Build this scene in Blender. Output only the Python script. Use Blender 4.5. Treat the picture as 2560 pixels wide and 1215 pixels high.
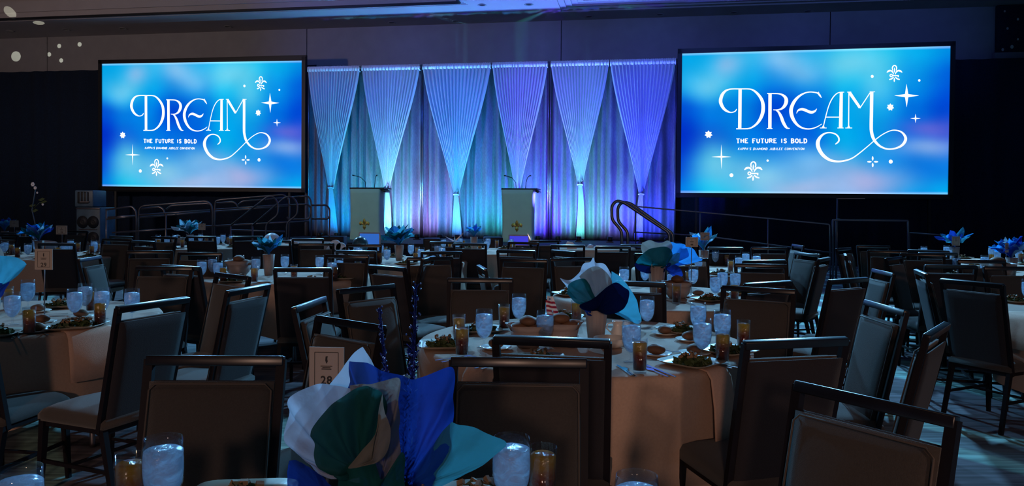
import bpy, bmesh, math, random
import numpy as np
from mathutils import Vector, Matrix, noise
random.seed(7)
scene = bpy.context.scene
COL = scene.collection
for o in list(bpy.data.objects): bpy.data.objects.remove(o)
PI = math.pi

# ------------------------------------------------------------------ camera
FPX = 1900.0                       # focal length in pixels of a 2560 px wide frame
PITCH, ROLL, EYE = math.radians(1.0), 0.008, 1.49
HORIZON = 515.5
PPY = HORIZON + FPX * math.tan(PITCH)
CAM = Vector((0, 0, EYE))
F_ = Vector((0, math.cos(PITCH), -math.sin(PITCH)))
U0 = Vector((0, math.sin(PITCH), math.cos(PITCH)))
X0 = Vector((1, 0, 0))
R_ = math.cos(ROLL) * X0 + math.sin(ROLL) * U0
U_ = math.cos(ROLL) * U0 - math.sin(ROLL) * X0
cam_d = bpy.data.cameras.new('camera'); cam = bpy.data.objects.new('camera', cam_d); COL.objects.link(cam)
cam_d.sensor_width = 36.0; cam_d.lens = 36.0 * FPX / 2560.0
cam_d.shift_y = (PPY - 607.5) / 2560.0
cam_d.clip_end = 200; cam_d.clip_start = 0.05
M = Matrix((R_, U_, -F_)).transposed().to_4x4(); M.translation = CAM
cam.matrix_world = M
scene.camera = cam

# ------------------------------------------------------------------ world, colour management
w = bpy.data.worlds.new('world'); scene.world = w; w.use_nodes = True
w.node_tree.nodes['Background'].inputs[0].default_value = (0.30, 0.40, 0.85, 1)
w.node_tree.nodes['Background'].inputs[1].default_value = 0.022
scene.view_settings.view_transform = 'Standard'
scene.view_settings.look = 'None'
scene.view_settings.exposure = 0.0
scene.view_settings.gamma = 1.0
scene.view_settings.use_curve_mapping = False
cy = scene.cycles
cy.use_denoising = True
cy.max_bounces = 9; cy.transmission_bounces = 8; cy.glossy_bounces = 4; cy.diffuse_bounces = 3
cy.sample_clamp_indirect = 2.0; cy.caustics_refractive = False; cy.caustics_reflective = False

# stage wall frame: a line receding to the left
SLOPE = 0.167
YAW = -math.atan(SLOPE)
Z_DRAPE = 20.5
A_ = Vector((math.cos(YAW), math.sin(YAW), 0))       # along the wall, to the right
N_ = Vector((-math.sin(YAW), math.cos(YAW), 0)) * -1  # out of the wall, towards the seats
O_ = Vector((0, Z_DRAPE, 0))
def ray(px, py):
    return R_ * ((px - 1280) / FPX) + U_ * ((PPY - py) / FPX) + F_
def at(px, py, z):
    d = ray(px, py); t = (z - EYE) / d.z; return CAM + d * t
def atY(px, py, Y):
    d = ray(px, py); return CAM + d * (Y / d.y)
def onwall(px, py, d=0.0):
    r = ray(px, py); p0 = O_ + N_ * d
    t = (p0 - CAM).dot(N_) / r.dot(N_); return CAM + r * t
def W(s, d, z): return O_ + A_ * s + N_ * d + Vector((0, 0, z))
def wl(p):  # world -> wall coords
    q = p - O_; return q.dot(A_), q.dot(N_), q.z
def proj(p):
    q = p - CAM; zz = q.dot(F_)
    return 1280 + FPX * q.dot(R_) / zz, PPY - FPX * q.dot(U_) / zz

# ------------------------------------------------------------------ lights
def aim(o, target):
    o.rotation_euler = (Vector(target) - o.location).to_track_quat('-Z', 'Y').to_euler()
def area(name, loc, target, sx, sy, power, color):
    l = bpy.data.lights.new(name, 'AREA'); l.shape = 'RECTANGLE'; l.size = sx; l.size_y = sy
    l.energy = power; l.color = color
    o = bpy.data.objects.new(name, l); COL.objects.link(o); o.location = loc; aim(o, target); return o
def spot(name, loc, target, power, color, angle=60, blend=0.6, size=0.05):
    l = bpy.data.lights.new(name, 'SPOT'); l.energy = power; l.color = color
    l.spot_size = math.radians(angle); l.spot_blend = blend; l.shadow_soft_size = size
    o = bpy.data.objects.new(name, l); COL.objects.link(o); o.location = loc; aim(o, target); return o
# added warm fill spots far behind the camera, for the ambient on the cloths
for k, (lx, tx, pw) in enumerate(((-4.5, -3.6, 620), (-1.0, -0.4, 500), (2.8, 2.2, 470), (5.5, 6.5, 260))):
    spot('warm_fill_light', (lx, -6.5, 3.0), (tx, 3.2, 0.35), pw, (1.0, 0.62, 0.46), 34, 0.7, 0.3)
# dimmed warm ceiling cans over the left of the hall
for k, (lx, ly, pw) in enumerate([(-7.5, 5.5, 70), (-3.0, 0.5, 40), (4.5, -2.0, 25)]):
    spot('warm_can_light', (lx, ly, 6.5), (lx + 0.6, ly + 2.0, 0), pw, (1.0, 0.62, 0.36), 110, 0.9, 0.12)
spot('ceiling_wash_light', (-13.5, 9.5, 4.2), (-11, 19, 7.0), 900, (1.0, 0.74, 0.62), 110, 1.0, 0.3)
# added blue spots above the stage front, boosting the screens' light over the seats
for s, pw, tx, ty in ((-7.5, 2400, -3, 5), (-3.2, 2400, -1, 5), (1.8, 2400, 1, 5), (6.5, 5600, 4.5, 7)):
    spot('seat_fill_light', W(s, 3.4, 6.6), (tx, ty, 0.7), pw, (0.22, 0.60, 1.0), 75, 0.6, 0.18)
# added front fill for the drapes and podiums, spots without any fixture
for px, c, pw in ((830, (.02, .17, 1), 300), (975, (.03, .12, 1), 330), (1140, (.01, .13, 1), 380), (1270, (.05, .16, 1), 200), (1330, (.12, .03, 1), 330), (1450, (.09, .17, 1), 330), (1610, (.03, .04, 1), 460)):
    s = wl(onwall(px, 400, 0))[0]
    spot('drape_fill_light', W(s, 2.6, 6.62), W(s, 0.1, 3.4), pw * .6, c, 58, 1.0, 0.08)
for px in (920, 1297):
    s = wl(onwall(px, 530, 1.3))[0]
    spot('podium_fill_light', W(s, 9.0, 6.6), W(s, 1.5, 1.3), 520, (.12, .75, .8), 15, 0.4, 0.1)  # added spot that brightens the podium front
# added violet-blue fill spots that tint the ceiling above the stage
for s, c, pw in ((-2.2, (.10, .12, 1), 520), (1.2, (.14, .14, 1), 520), (3.8, (.12, .12, 1), 420)):
    spot('ceiling_fill_light', W(s, 1.2, 1.2), W(s, 1.9, 6.7), pw, c, 110, 1.0, 0.1)
# uplights at the foot of the drapes: (px, colour, power, distance)
UPL = [(800, (0.05, 0.35, .8), 40, 0.9), (843, (0.0, 0.35, 1.0), 260, 0.9), (918, (0.0, 0.8, 0.6), 160, 0.9), (968, (0.2, 0.7, 1.0), 460, 0.9),
       (1043, (0.5, 0.26, 1.0), 300, 0.9), (1100, (0.0, 0.45, 0.9), 160, 0.9), (1143, (0.08, 0.35, 1.0), 330, 0.9), (1215, (0.0, 0.7, 0.55), 170, 0.9),
       (1290, (0.1, 0.65, 1.0), 330, 0.9), (1345, (0.08, 0.0, 1.0), 900, 0.9), (1395, (0.25, 0.2, 1.0), 160, 0.9), (1447, (0.12, .85, 0.7), 330, 0.9),
       (1525, (0.28, 0.26, 1.0), 260, 0.9), (1605, (0.04, 0.06, 1.0), 560, 0.9), (1668, (0.1, 0.3, 0.8), 60, 0.9)]
UPSCALE = 0.75
for s in (-5, -1.5, 2.0, 5.5, 9.5):
    spot('wall_fill_light', W(s, 6.5, 6.6), W(s, -1.5, 6.1), 460, (.07, .13, .62), 50, 1.0, 0.1)  # added blue fill for the wall above the drapes, no fixture
for px, c, pw in ((835, (0.0, 0.42, 1.0), 300), (966, (0.08, 0.5, 1.0), 420), (1140, (0.0, 0.36, 1.0), 420), (1285, (0.05, 0.6, 1.0), 300), (1350, (0.12, 0.0, 1.0), 420), (1450, (0.12, 0.55, 1.0), 380), (1603, (0.02, 0.08, 1.0), 520)):
    s, d, z = wl(onwall(px, 590, 1.15))
    spot('swag_uplight', W(s, 1.15, 0.8), W(s, 0.1, 4.0), pw, c, 52, 1.0, 0.04)
for px, c, pw, dd in UPL:
    b = onwall(px, 590, dd); s, d, z = wl(b)
    spot('drape_uplight', W(s, dd, 0.78), W(s, 0.0, 2.0), pw * UPSCALE, c, 130, 1.0, 0.04)
# ------------------------------------------------------------------ materials
def nt(name):
    m = bpy.data.materials.new(name); m.use_nodes = True
    n = m.node_tree.nodes; l = m.node_tree.links
    return m, n, l, n['Principled BSDF']
def lin(c):
    return tuple(((v / 255) / 12.92 if v / 255 <= .04045 else ((v / 255 + .055) / 1.055) ** 2.4) for v in c)
def mat(name, col, rough=0.6, metal=0.0, noise=0.0, nscale=40.0, bump=0.0, bscale=200.0, sheen=0.0, stretch=None, spec=None):
    m, n, l, b = nt(name)
    b.inputs['Roughness'].default_value = rough; b.inputs['Metallic'].default_value = metal
    b.inputs['Base Color'].default_value = (*col, 1)
    if spec is not None: b.inputs['Specular IOR Level'].default_value = spec
    if sheen: b.inputs['Sheen Weight'].default_value = sheen
    tc = n.new('ShaderNodeTexCoord'); src = tc.outputs['Object']
    if stretch:
        mp = n.new('ShaderNodeMapping'); mp.inputs['Scale'].default_value = stretch
        l.new(src, mp.inputs[0]); src = mp.outputs[0]
    if noise:
        t = n.new('ShaderNodeTexNoise'); t.inputs['Scale'].default_value = nscale; t.inputs['Detail'].default_value = 5
        l.new(src, t.inputs['Vector'])
        r = n.new('ShaderNodeMixRGB'); r.blend_type = 'MULTIPLY'; r.inputs[0].default_value = 1
        r.inputs[1].default_value = (*col, 1)
        mr = n.new('ShaderNodeMapRange'); mr.inputs[1].default_value = .3; mr.inputs[2].default_value = .7
        mr.inputs[3].default_value = 1 - noise; mr.inputs[4].default_value = 1 + noise
        l.new(t.outputs[0], mr.inputs[0]); l.new(mr.outputs[0], r.inputs[2]); l.new(r.outputs[0], b.inputs['Base Color'])
    if bump:
        t2 = n.new('ShaderNodeTexNoise'); t2.inputs['Scale'].default_value = bscale; t2.inputs['Detail'].default_value = 3
        l.new(src, t2.inputs['Vector'])
        bp = n.new('ShaderNodeBump'); bp.inputs['Strength'].default_value = bump; bp.inputs['Distance'].default_value = .004
        l.new(t2.outputs[0], bp.inputs['Height']); l.new(bp.outputs[0], b.inputs['Normal'])
    return m
def emis(name, col, strength):
    m, n, l, b = nt(name)
    b.inputs['Base Color'].default_value = (0, 0, 0, 1); b.inputs['Roughness'].default_value = .5
    b.inputs['Emission Color'].default_value = (*col, 1); b.inputs['Emission Strength'].default_value = strength
    return m
def tissue(name, col, trans=0.5):
    m, n, l, b = nt(name)
    out = n['Material Output']; n.remove(b)
    tc = n.new('ShaderNodeTexCoord')
    tx = n.new('ShaderNodeTexNoise'); tx.inputs['Scale'].default_value = 14; tx.inputs['Detail'].default_value = 6
    l.new(tc.outputs['Object'], tx.inputs['Vector'])
    bp = n.new('ShaderNodeBump'); bp.inputs['Strength'].default_value = .45; bp.inputs['Distance'].default_value = .012
    l.new(tx.outputs[0], bp.inputs['Height'])
    d = n.new('ShaderNodeBsdfDiffuse'); t = n.new('ShaderNodeBsdfTranslucent'); mx = n.new('ShaderNodeMixShader')
    for s in (d, t):
        s.inputs['Color'].default_value = (*col, 1); l.new(bp.outputs[0], s.inputs['Normal'])
    mx.inputs[0].default_value = trans
    tp = n.new('ShaderNodeBsdfTransparent'); m4 = n.new('ShaderNodeMixShader'); m4.inputs[0].default_value = .04 if max(col) > .1 else 0
    l.new(d.outputs[0], mx.inputs[1]); l.new(t.outputs[0], mx.inputs[2]); l.new(mx.outputs[0], m4.inputs[1]); l.new(tp.outputs[0], m4.inputs[2]); l.new(m4.outputs[0], out.inputs[0])
    return m
def glassmat(name, col=(.96, .98, 1)):
    # thin-walled glass: light goes straight through, the rim and edges mirror the room
    m, n, l, b = nt(name); out = n['Material Output']; n.remove(b)
    t = n.new('ShaderNodeBsdfTransparent'); g = n.new('ShaderNodeBsdfGlossy'); lw = n.new('ShaderNodeLayerWeight'); mx = n.new('ShaderNodeMixShader')
    t.inputs[0].default_value = (*col, 1); g.inputs['Roughness'].default_value = .04; lw.inputs[0].default_value = .5
    mr = n.new('ShaderNodeMapRange'); mr.inputs[1].default_value = 0; mr.inputs[2].default_value = 1; mr.inputs[3].default_value = .03; mr.inputs[4].default_value = .6
    pw = n.new('ShaderNodeMath'); pw.operation = 'POWER'; pw.inputs[1].default_value = 3.5
    l.new(lw.outputs['Facing'], pw.inputs[0]); l.new(pw.outputs[0], mr.inputs[0]); l.new(mr.outputs[0], mx.inputs[0]); l.new(t.outputs[0], mx.inputs[1]); l.new(g.outputs[0], mx.inputs[2]); l.new(mx.outputs[0], out.inputs[0])
    return m
def iced(name, kind):
    m, n, l, b = nt(name)
    out = n['Material Output']
    b.inputs['Transmission Weight'].default_value = 1.0; b.inputs['IOR'].default_value = 1.33; b.inputs['Roughness'].default_value = .05
    tc = n.new('ShaderNodeTexCoord'); mp = n.new('ShaderNodeMapping'); l.new(tc.outputs['Object'], mp.inputs[0]); mp.inputs['Scale'].default_value = (1, 1, 1.5)
    v = n.new('ShaderNodeTexVoronoi'); v.inputs['Scale'].default_value = 26; l.new(mp.outputs[0], v.inputs['Vector'])
    nz = n.new('ShaderNodeTexNoise'); nz.inputs['Scale'].default_value = 20; nz.inputs['Detail'].default_value = 4; nz.inputs['Distortion'].default_value = 1.8
    l.new(mp.outputs[0], nz.inputs['Vector'])
    mm = n.new('ShaderNodeMath'); mm.operation = 'ADD'; l.new(v.outputs[0], mm.inputs[0]); l.new(nz.outputs[0], mm.inputs[1])
    bp = n.new('ShaderNodeBump'); bp.inputs['Strength'].default_value = .6; bp.inputs['Distance'].default_value = .006
    l.new(mm.outputs[0], bp.inputs['Height']); l.new(bp.outputs[0], b.inputs['Normal'])
    tp = n.new('ShaderNodeBsdfTransparent'); tr = n.new('ShaderNodeBsdfTranslucent'); df = n.new('ShaderNodeBsdfDiffuse'); gl = n.new('ShaderNodeBsdfGlossy'); gl.inputs['Roughness'].default_value = .12
    ms = n.new('ShaderNodeMixShader'); m2 = n.new('ShaderNodeMixShader'); m3 = n.new('ShaderNodeMixShader')
    l.new(tr.outputs[0], ms.inputs[1]); l.new(df.outputs[0], ms.inputs[2]); ms.inputs[0].default_value = .3
    for s in (tr, df, gl): l.new(bp.outputs[0], s.inputs['Normal'])
    # cloudy ice (scattering) mixed with clear liquid
    if kind == 'water':
        b.inputs['Base Color'].default_value = (.95, .97, 1, 1); tp.inputs[0].default_value = (.95, .97, 1, 1)
        for s in (tr, df): s.inputs[0].default_value = (.68, .82, 1, 1)
        mr = n.new('ShaderNodeMapRange'); mr.inputs[1].default_value = .4; mr.inputs[2].default_value = .62
        mr.inputs[3].default_value = .45; mr.inputs[4].default_value = .92
        l.new(nz.outputs[0], mr.inputs[0]); l.new(mr.outputs[0], m2.inputs[0])
    else:
        sp = n.new('ShaderNodeSeparateXYZ'); l.new(tc.outputs['Object'], sp.inputs[0])
        mr = n.new('ShaderNodeMapRange'); mr.inputs[1].default_value = .01; mr.inputs[2].default_value = .115
        l.new(sp.outputs[2], mr.inputs[0])
        ad = n.new('ShaderNodeMath'); ad.operation = 'MULTIPLY_ADD'; ad.inputs[1].default_value = .7; ad.inputs[2].default_value = -.3
        l.new(nz.outputs[0], ad.inputs[0])
        a2 = n.new('ShaderNodeMath'); l.new(ad.outputs[0], a2.inputs[0]); l.new(mr.outputs[0], a2.inputs[1])
        cr = n.new('ShaderNodeValToRGB'); e = cr.color_ramp.elements
        e[0].position = .2; e[0].color = (.07, .002, .002, 1); e[1].position = .98; e[1].color = (.85, .36, .04, 1)
        x = e.new(.55); x.color = (.38, .04, .005, 1)
        l.new(a2.outputs[0], cr.inputs[0]); l.new(cr.outputs[0], b.inputs['Base Color']); l.new(cr.outputs[0], tp.inputs[0])
        for s in (tr, df): l.new(cr.outputs[0], s.inputs[0])
        m2.inputs[0].default_value = .5
    l.new(b.outputs[0], m2.inputs[1]); l.new(ms.outputs[0], m2.inputs[2])
    m3.inputs[0].default_value = .07; l.new(m2.outputs[0], m3.inputs[1]); l.new(gl.outputs[0], m3.inputs[2]); l.new(m3.outputs[0], out.inputs[0])
    return m

MT = {}
MT['wall'] = mat('partition_wall_paint', (.34, .33, .36), .85, noise=.05, nscale=3, bump=.1, bscale=60)
MT['ceiling'] = mat('ceiling_paint', (.42, .38, .4), .9, noise=.04, nscale=2)
MT['black_cloth'] = mat('black_drape_cloth', (.006, .018, .05), .95, noise=.3, nscale=30)
MT['black_paint'] = mat('black_paint', (.008, .009, .013), .45)
MT['stage_top'] = mat('stage_deck_top', (.02, .02, .025), .7)
MT['rail'] = mat('dark_rail_metal', (.22, .2, .22), .32, metal=.85)
MT['chair_wood'] = mat('dark_chair_wood', (.010, .008, .012), .6, spec=.15, noise=.2, nscale=25, stretch=(1, 1, .15))
MT['rail_wood'] = mat('glossy_dark_rail_wood', (.010, .009, .014), .3, noise=.2, nscale=25)
MT['tan_fabric'] = mat('tan_cushion_fabric', (.046, .037, .033), .9, noise=.12, nscale=160, bump=.5, bscale=420, sheen=.2)
MT['dark_fabric'] = mat('dark_back_fabric', (.013, .010, .015), .9, noise=.12, nscale=160, bump=.5, bscale=420, sheen=.1)
MT['piping'] = mat('cushion_piping', (.08, .06, .05), .7)
MT['cloth'] = mat('peach_table_linen', (.48, .335, .26), .85, noise=.05, nscale=90, bump=.35, bscale=260)
MT['napkin'] = mat('peach_napkin_linen', (.72, .45, .33), .85, noise=.05, nscale=90, bump=.35, bscale=260)
MT['white'] = mat('white_ceramic', (.72, .68, .62), .25)
MT['cream'] = mat('cream_plate', (.38, .32, .25), .35)
MT['card'] = mat('cream_card', (.42, .35, .3), .7, bump=.1)
MT['ink'] = mat('black_ink', (.015, .013, .015), .6)
MT['steel'] = mat('polished_steel', (.75, .76, .8), .16, metal=1)
MT['green'] = mat('salad_green', (.05, .075, .025), .55, noise=.5, nscale=30)
MT['crumb'] = mat('salad_topping', (.25, .15, .08), .7, noise=.3, nscale=60)
MT['roll'] = mat('bread_crust', (.17, .08, .04), .65, noise=.3, nscale=12)
MT['sheer'] = mat('sheer_white_drape', (.5, .52, .58), .75, bump=.15, bscale=60, stretch=(4, 4, .3), sheen=.3)
MT['header'] = mat('gathered_white_header', (.85, .87, .92), .7)
MT['silver'] = mat('crushed_silver_drape', (.16, .17, .2), .45, bump=.9, bscale=26, stretch=(6, 6, 1.2), noise=.25, nscale=12)
MT['podium'] = mat('white_podium_cover', (.62, .66, .62), .8, noise=.06, nscale=3, bump=.2, bscale=14)
MT['gold'] = mat('dull_gold', (.5, .33, .1), .4, metal=.7, noise=.3, nscale=12)
MT['glass'] = glassmat('clear_glass')
MT['vase'] = mat('ribbed_paper_vase', (.3, .25, .24), .6, bump=.4, bscale=30, stretch=(4, 4, .3))
MT['water'] = iced('iced_water', 'water'); MT['tea'] = iced('iced_tea', 'tea')
MT['speaker'] = mat('speaker_grey', (.06, .11, .17), .5, noise=.2, nscale=6)
MT['speaker_dark'] = mat('speaker_dark_recess', (.008, .01, .016), .6)
MT['balloon'] = mat('white_satin_balloon', (.75, .76, .85), .3)
MT['teal_ball'] = mat('teal_satin_ball', (.03, .09, .13), .25)
MT['glitter'] = mat('blue_glitter', (.01, .03, .25), .3, metal=.6, noise=.9, nscale=300)
MT['glitter_bead'] = mat('silver_blue_bead', (.4, .5, .9), .1, metal=1)
MT['flag_red'] = mat('flag_red', (.35, .01, .04), .7); MT['flag_white'] = mat('flag_white', (.8, .8, .82), .7); MT['flag_blue'] = mat('flag_blue', (.02, .03, .18), .7)
TC = {'white': tissue('white_tissue', (.48, .53, .64), .6), 'cream': tissue('cream_tissue', (.25, .25, .23)), 'royal': tissue('royal_blue_tissue', (.012, .05, .33)),
      'navy': tissue('navy_tissue', (.003, .01, .07), .3), 'teal': tissue('deep_teal_tissue', (.005, .12, .15)), 'aqua': tissue('aqua_tissue', (.06, .36, .5), .6),
      'pale': tissue('pale_aqua_tissue', (.28, .52, .68), .6), 'sky': tissue('sky_blue_tissue', (.03, .27, .7), .6), 'turquoise': tissue('turquoise_tissue', (.04, .24, .3)), 'green': tissue('dark_green_teal_tissue', (.014, .11, .115), .45)}

# carpet: broad wavering grey-green bands with violet strips
m, n, l, b = nt('patterned_carpet'); MT['carpet'] = m
b.inputs['Roughness'].default_value = .95
tc = n.new('ShaderNodeTexCoord'); mp = n.new('ShaderNodeMapping'); l.new(tc.outputs['Object'], mp.inputs[0])
mp.inputs['Rotation'].default_value = (0, 0, math.radians(-28))
wv = n.new('ShaderNodeTexWave'); wv.inputs['Scale'].default_value = .22; wv.inputs['Distortion'].default_value = 5; wv.inputs['Detail'].default_value = 3
l.new(mp.outputs[0], wv.inputs['Vector'])
cr = n.new('ShaderNodeValToRGB'); e = cr.color_ramp.elements
e[0].position = .28; e[0].color = (.14, .13, .16, 1); e[1].position = .42; e[1].color = (.26, .5, .46, 1)
x = e.new(.8); x.color = (.34, .56, .5, 1); x = e.new(.9); x.color = (.14, .18, .2, 1)
l.new(wv.outputs[0], cr.inputs[0])
mp2 = n.new('ShaderNodeMapping'); mp2.inputs['Scale'].default_value = (.8, 9, 1); l.new(tc.outputs['Object'], mp2.inputs[0])
t = n.new('ShaderNodeTexNoise'); t.inputs['Scale'].default_value = 3; t.inputs['Detail'].default_value = 6; l.new(mp2.outputs[0], t.inputs['Vector'])
mr = n.new('ShaderNodeMapRange'); mr.inputs[1].default_value = .35; mr.inputs[2].default_value = .65; mr.inputs[3].default_value = .45; mr.inputs[4].default_value = 1.25
l.new(t.outputs[0], mr.inputs[0])
mx = n.new('ShaderNodeMixRGB'); mx.blend_type = 'MULTIPLY'; mx.inputs[0].default_value = 1
l.new(cr.outputs[0], mx.inputs[1]); l.new(mr.outputs[0], mx.inputs[2]); l.new(mx.outputs[0], b.inputs['Base Color'])

# ------------------------------------------------------------------ mesh helpers
class MB:
    def __init__(s): s.v = []; s.f = []; s.sm = []
    def add(s, vs, fs, smooth=False):
        o = len(s.v); s.v += [tuple(p) for p in vs]; s.f += [tuple(i + o for i in f) for f in fs]; s.sm += [smooth] * len(fs); return s
    def box(s, c, size, rot=None, bev=0.0, top=1.0):
        x, y, z = [d / 2 for d in size]
        if bev <= 0:
            vs = [Vector((i * x * (top if k > 0 else 1), j * y * (top if k > 0 else 1), k * z)) for i in (-1, 1) for j in (-1, 1) for k in (-1, 1)]
            fs = [(0, 1, 3, 2), (4, 6, 7, 5), (0, 4, 5, 1), (2, 3, 7, 6), (0, 2, 6, 4), (1, 5, 7, 3)]
        else:
            bm = bmesh.new(); bmesh.ops.create_cube(bm, size=1)
            for v in bm.verts: v.co = Vector((v.co.x * 2 * x, v.co.y * 2 * y, v.co.z * 2 * z))
            bmesh.ops.bevel(bm, geom=bm.edges[:], offset=bev, segments=2, affect='EDGES', profile=.5)
            bm.verts.ensure_lookup_table(); vs = [v.co.copy() for v in bm.verts]; fs = [[v.index for v in f.verts] for f in bm.faces]; bm.free()
        if rot is not None: vs = [rot @ v for v in vs]
        c = Vector(c); return s.add([v + c for v in vs], fs, bev > 0)
    def bar(s, a, b_, wx, wy, w2=None, up=(0, 1, 0), bev=0):
        a = Vector(a); b_ = Vector(b_); d = (b_ - a).normalized(); u = Vector(up)
        xx = u.cross(d).normalized() if abs(u.dot(d)) < .99 else Vector((1, 0, 0)); yy = d.cross(xx)
        w2 = w2 or (wx, wy); vs = []
        for p, (p1, p2) in ((a, (wx, wy)), (b_, w2)):
            for i, j in ((-1, -1), (1, -1), (1, 1), (-1, 1)): vs.append(p + xx * i * p1 / 2 + yy * j * p2 / 2)
        return s.add(vs, [(3, 2, 1, 0), (4, 5, 6, 7), (0, 1, 5, 4), (1, 2, 6, 5), (2, 3, 7, 6), (3, 0, 4, 7)])
    def tube(s, pts, r, n=8, closed=False, cap=True):
        pts = [Vector(p) for p in pts]; N = len(pts); vs = []; prev = None
        for i, p in enumerate(pts):
            t = (pts[(i + 1) % N] - pts[i - 1]) if closed else (pts[min(i + 1, N - 1)] - pts[max(i - 1, 0)])
            t.normalize()
            if prev is None: u = t.orthogonal().normalized()
            else: u = (prev - t * prev.dot(t)).normalized()
            prev = u; v = t.cross(u); rr = r[i] if isinstance(r, (list, tuple)) else r
            for k in range(n): vs.append(p + (u * math.cos(2 * PI * k / n) + v * math.sin(2 * PI * k / n)) * rr)
        fs = []
        for i in range(N if closed else N - 1):
            j = (i + 1) % N
            for k in range(n): fs.append((i * n + k, i * n + (k + 1) % n, j * n + (k + 1) % n, j * n + k))
        if cap and not closed: fs += [tuple(range(n - 1, -1, -1)), tuple((N - 1) * n + k for k in range(n))]
        return s.add(vs, fs, True)
    def lathe(s, prof, n=24, c=(0, 0, 0), sx=1, sy=1, wob=None):
        vs = []; idx = []
        for (r, z) in prof:
            if r < 1e-5: idx.append([len(vs)]); vs.append((c[0], c[1], c[2] + z))
            else:
                row = []
                for k in range(n):
                    a = 2 * PI * k / n; q = r * (wob(a, z) if wob else 1); row.append(len(vs)); vs.append((c[0] + q * sx * math.cos(a), c[1] + q * sy * math.sin(a), c[2] + z))
                idx.append(row)
        fs = []
        for a, b_ in zip(idx, idx[1:]):
            if len(a) == 1 and len(b_) == 1: continue
            for k in range(n):
                k2 = (k + 1) % n
                if len(a) == 1: fs.append((a[0], b_[k2], b_[k]))
                elif len(b_) == 1: fs.append((a[k], a[k2], b_[0]))
                else: fs.append((a[k], a[k2], b_[k2], b_[k]))
        return s.add(vs, fs, True)
    def ball(s, c, r, n=12, sq=(1, 1, 1)):
        prof = [(math.sin(PI * i / (n // 2)) * r if 0 < i < n // 2 else 0, -math.cos(PI * i / (n // 2)) * r * sq[2]) for i in range(n // 2 + 1)]
        return s.lathe(prof, n, c, sq[0], sq[1])
    def mesh(s, name, m):
        me = bpy.data.meshes.new(name); me.from_pydata(s.v, [], s.f); me.validate(clean_customdata=False)
        if len(me.polygons) == len(s.sm): me.polygons.foreach_set('use_smooth', s.sm)
        me.materials.append(m); me.update(); return me
    def build(s, name, m, parent=None, loc=None, rot=None):
        o = bpy.data.objects.new(name, s.mesh(name, m)); COL.objects.link(o)
        if parent: o.parent = parent
        if loc is not None: o.location = loc
        if rot is not None: o.rotation_euler = rot
        return o
def tag(o, label=None, cat=None, group=None, kind=None):
    if label: o['label'] = label
    if cat: o['category'] = cat
    if group: o['group'] = group
    if kind: o['kind'] = kind
    return o
def empty(name, loc=(0, 0, 0), rz=0):
    o = bpy.data.objects.new(name, None); COL.objects.link(o); o.location = loc; o.rotation_euler = (0, 0, rz); o.empty_display_size = .1; return o
def dup(root, loc=None, rz=None):
    def cp(o, par):
        c = o.copy(); COL.objects.link(c)
        if par is not None: c.parent = par
        for ch in o.children: cp(ch, c)
        return c
    r = cp(root, None)
    if loc is not None: r.location = loc
    if rz is not None: r.rotation_euler = (0, 0, rz)
    return r
def strip(o):
    for ch in list(o.children): strip(ch)
    bpy.data.objects.remove(o)
LABELQ = {}   # queued labels: key -> list of (object, pixel x)
ORD = ['leftmost', 'second from left', 'third from left', 'fourth from left', 'fifth from left', 'sixth from left', 'seventh from left', 'eighth from left',
       'ninth from left', 'tenth from left', 'eleventh from left', 'twelfth from left', 'thirteenth from left', 'fourteenth from left', 'fifteenth from left', 'sixteenth from left']
def queue(o, what, where, cat, group):
    tag(o, None, cat, group); LABELQ.setdefault((what, where), []).append((proj(o.matrix_basis.translation)[0], len(LABELQ), o))
def flush_labels():
    for (what, where), lst in LABELQ.items():
        lst.sort(key=lambda t: t[0]); nn = len(lst)
        for i, (_, _, o) in enumerate(lst):
            if nn == 1: o['label'] = f'{what} {where}'
            else:
                od = 'rightmost' if i == nn - 1 else (ORD[i] if i < len(ORD) else f'number {i+1} from left')
                if nn == 2: od = ('left', 'right')[i] + ' one'
                o['label'] = f'{what} {where}, {od}'

# ------------------------------------------------------------------ structure
ZC = 6.80                      # lower ceiling
WD = -1.5                      # wall plane behind the drapes
def struct(o): o['kind'] = 'structure'; return o
S0, S1, D1 = -19.0, 13.5, 30.0
def wallbox(s0, s1, d0, d1, z0, z1):
    vs = [W(s, d, z) for s in (s0, s1) for d in (d0, d1) for z in (z0, z1)]
    return vs, [(0, 1, 3, 2), (4, 6, 7, 5), (0, 4, 5, 1), (2, 3, 7, 6), (0, 2, 6, 4), (1, 5, 7, 3)]
def wbox(mb, s0, s1, d0, d1, z0, z1): mb.add(*wallbox(s0, s1, d0, d1, z0, z1)); return mb
struct(wbox(MB(), S0 - .2, S1 + .2, WD - .2, D1, -.1, 0).build('floor', MT['carpet']))
# partition wall of separate movable panels
joints = [S0] + [wl(onwall(px, 110, WD))[0] for px in (118, 767, 1403, 2075)] + [S1]
wf = struct(wbox(MB(), S0, S1, WD - .2, WD - .06, 0, ZC + .8).build('wall_front', MT['black_paint']))
for a, b2 in zip(joints, joints[1:]):
    wbox(MB(), a + .012, b2 - .012, WD - .06, WD, 0, ZC).build('partition_panel', MT['wall'], wf)
struct(wbox(MB(), S0 - .2, S0, WD, 24, 0, ZC + .8).build('wall_left', MT['wall']))
struct(wbox(MB(), S1, S1 + .2, WD, 24, 0, ZC + .8).build('wall_right', MT['wall']))
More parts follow.
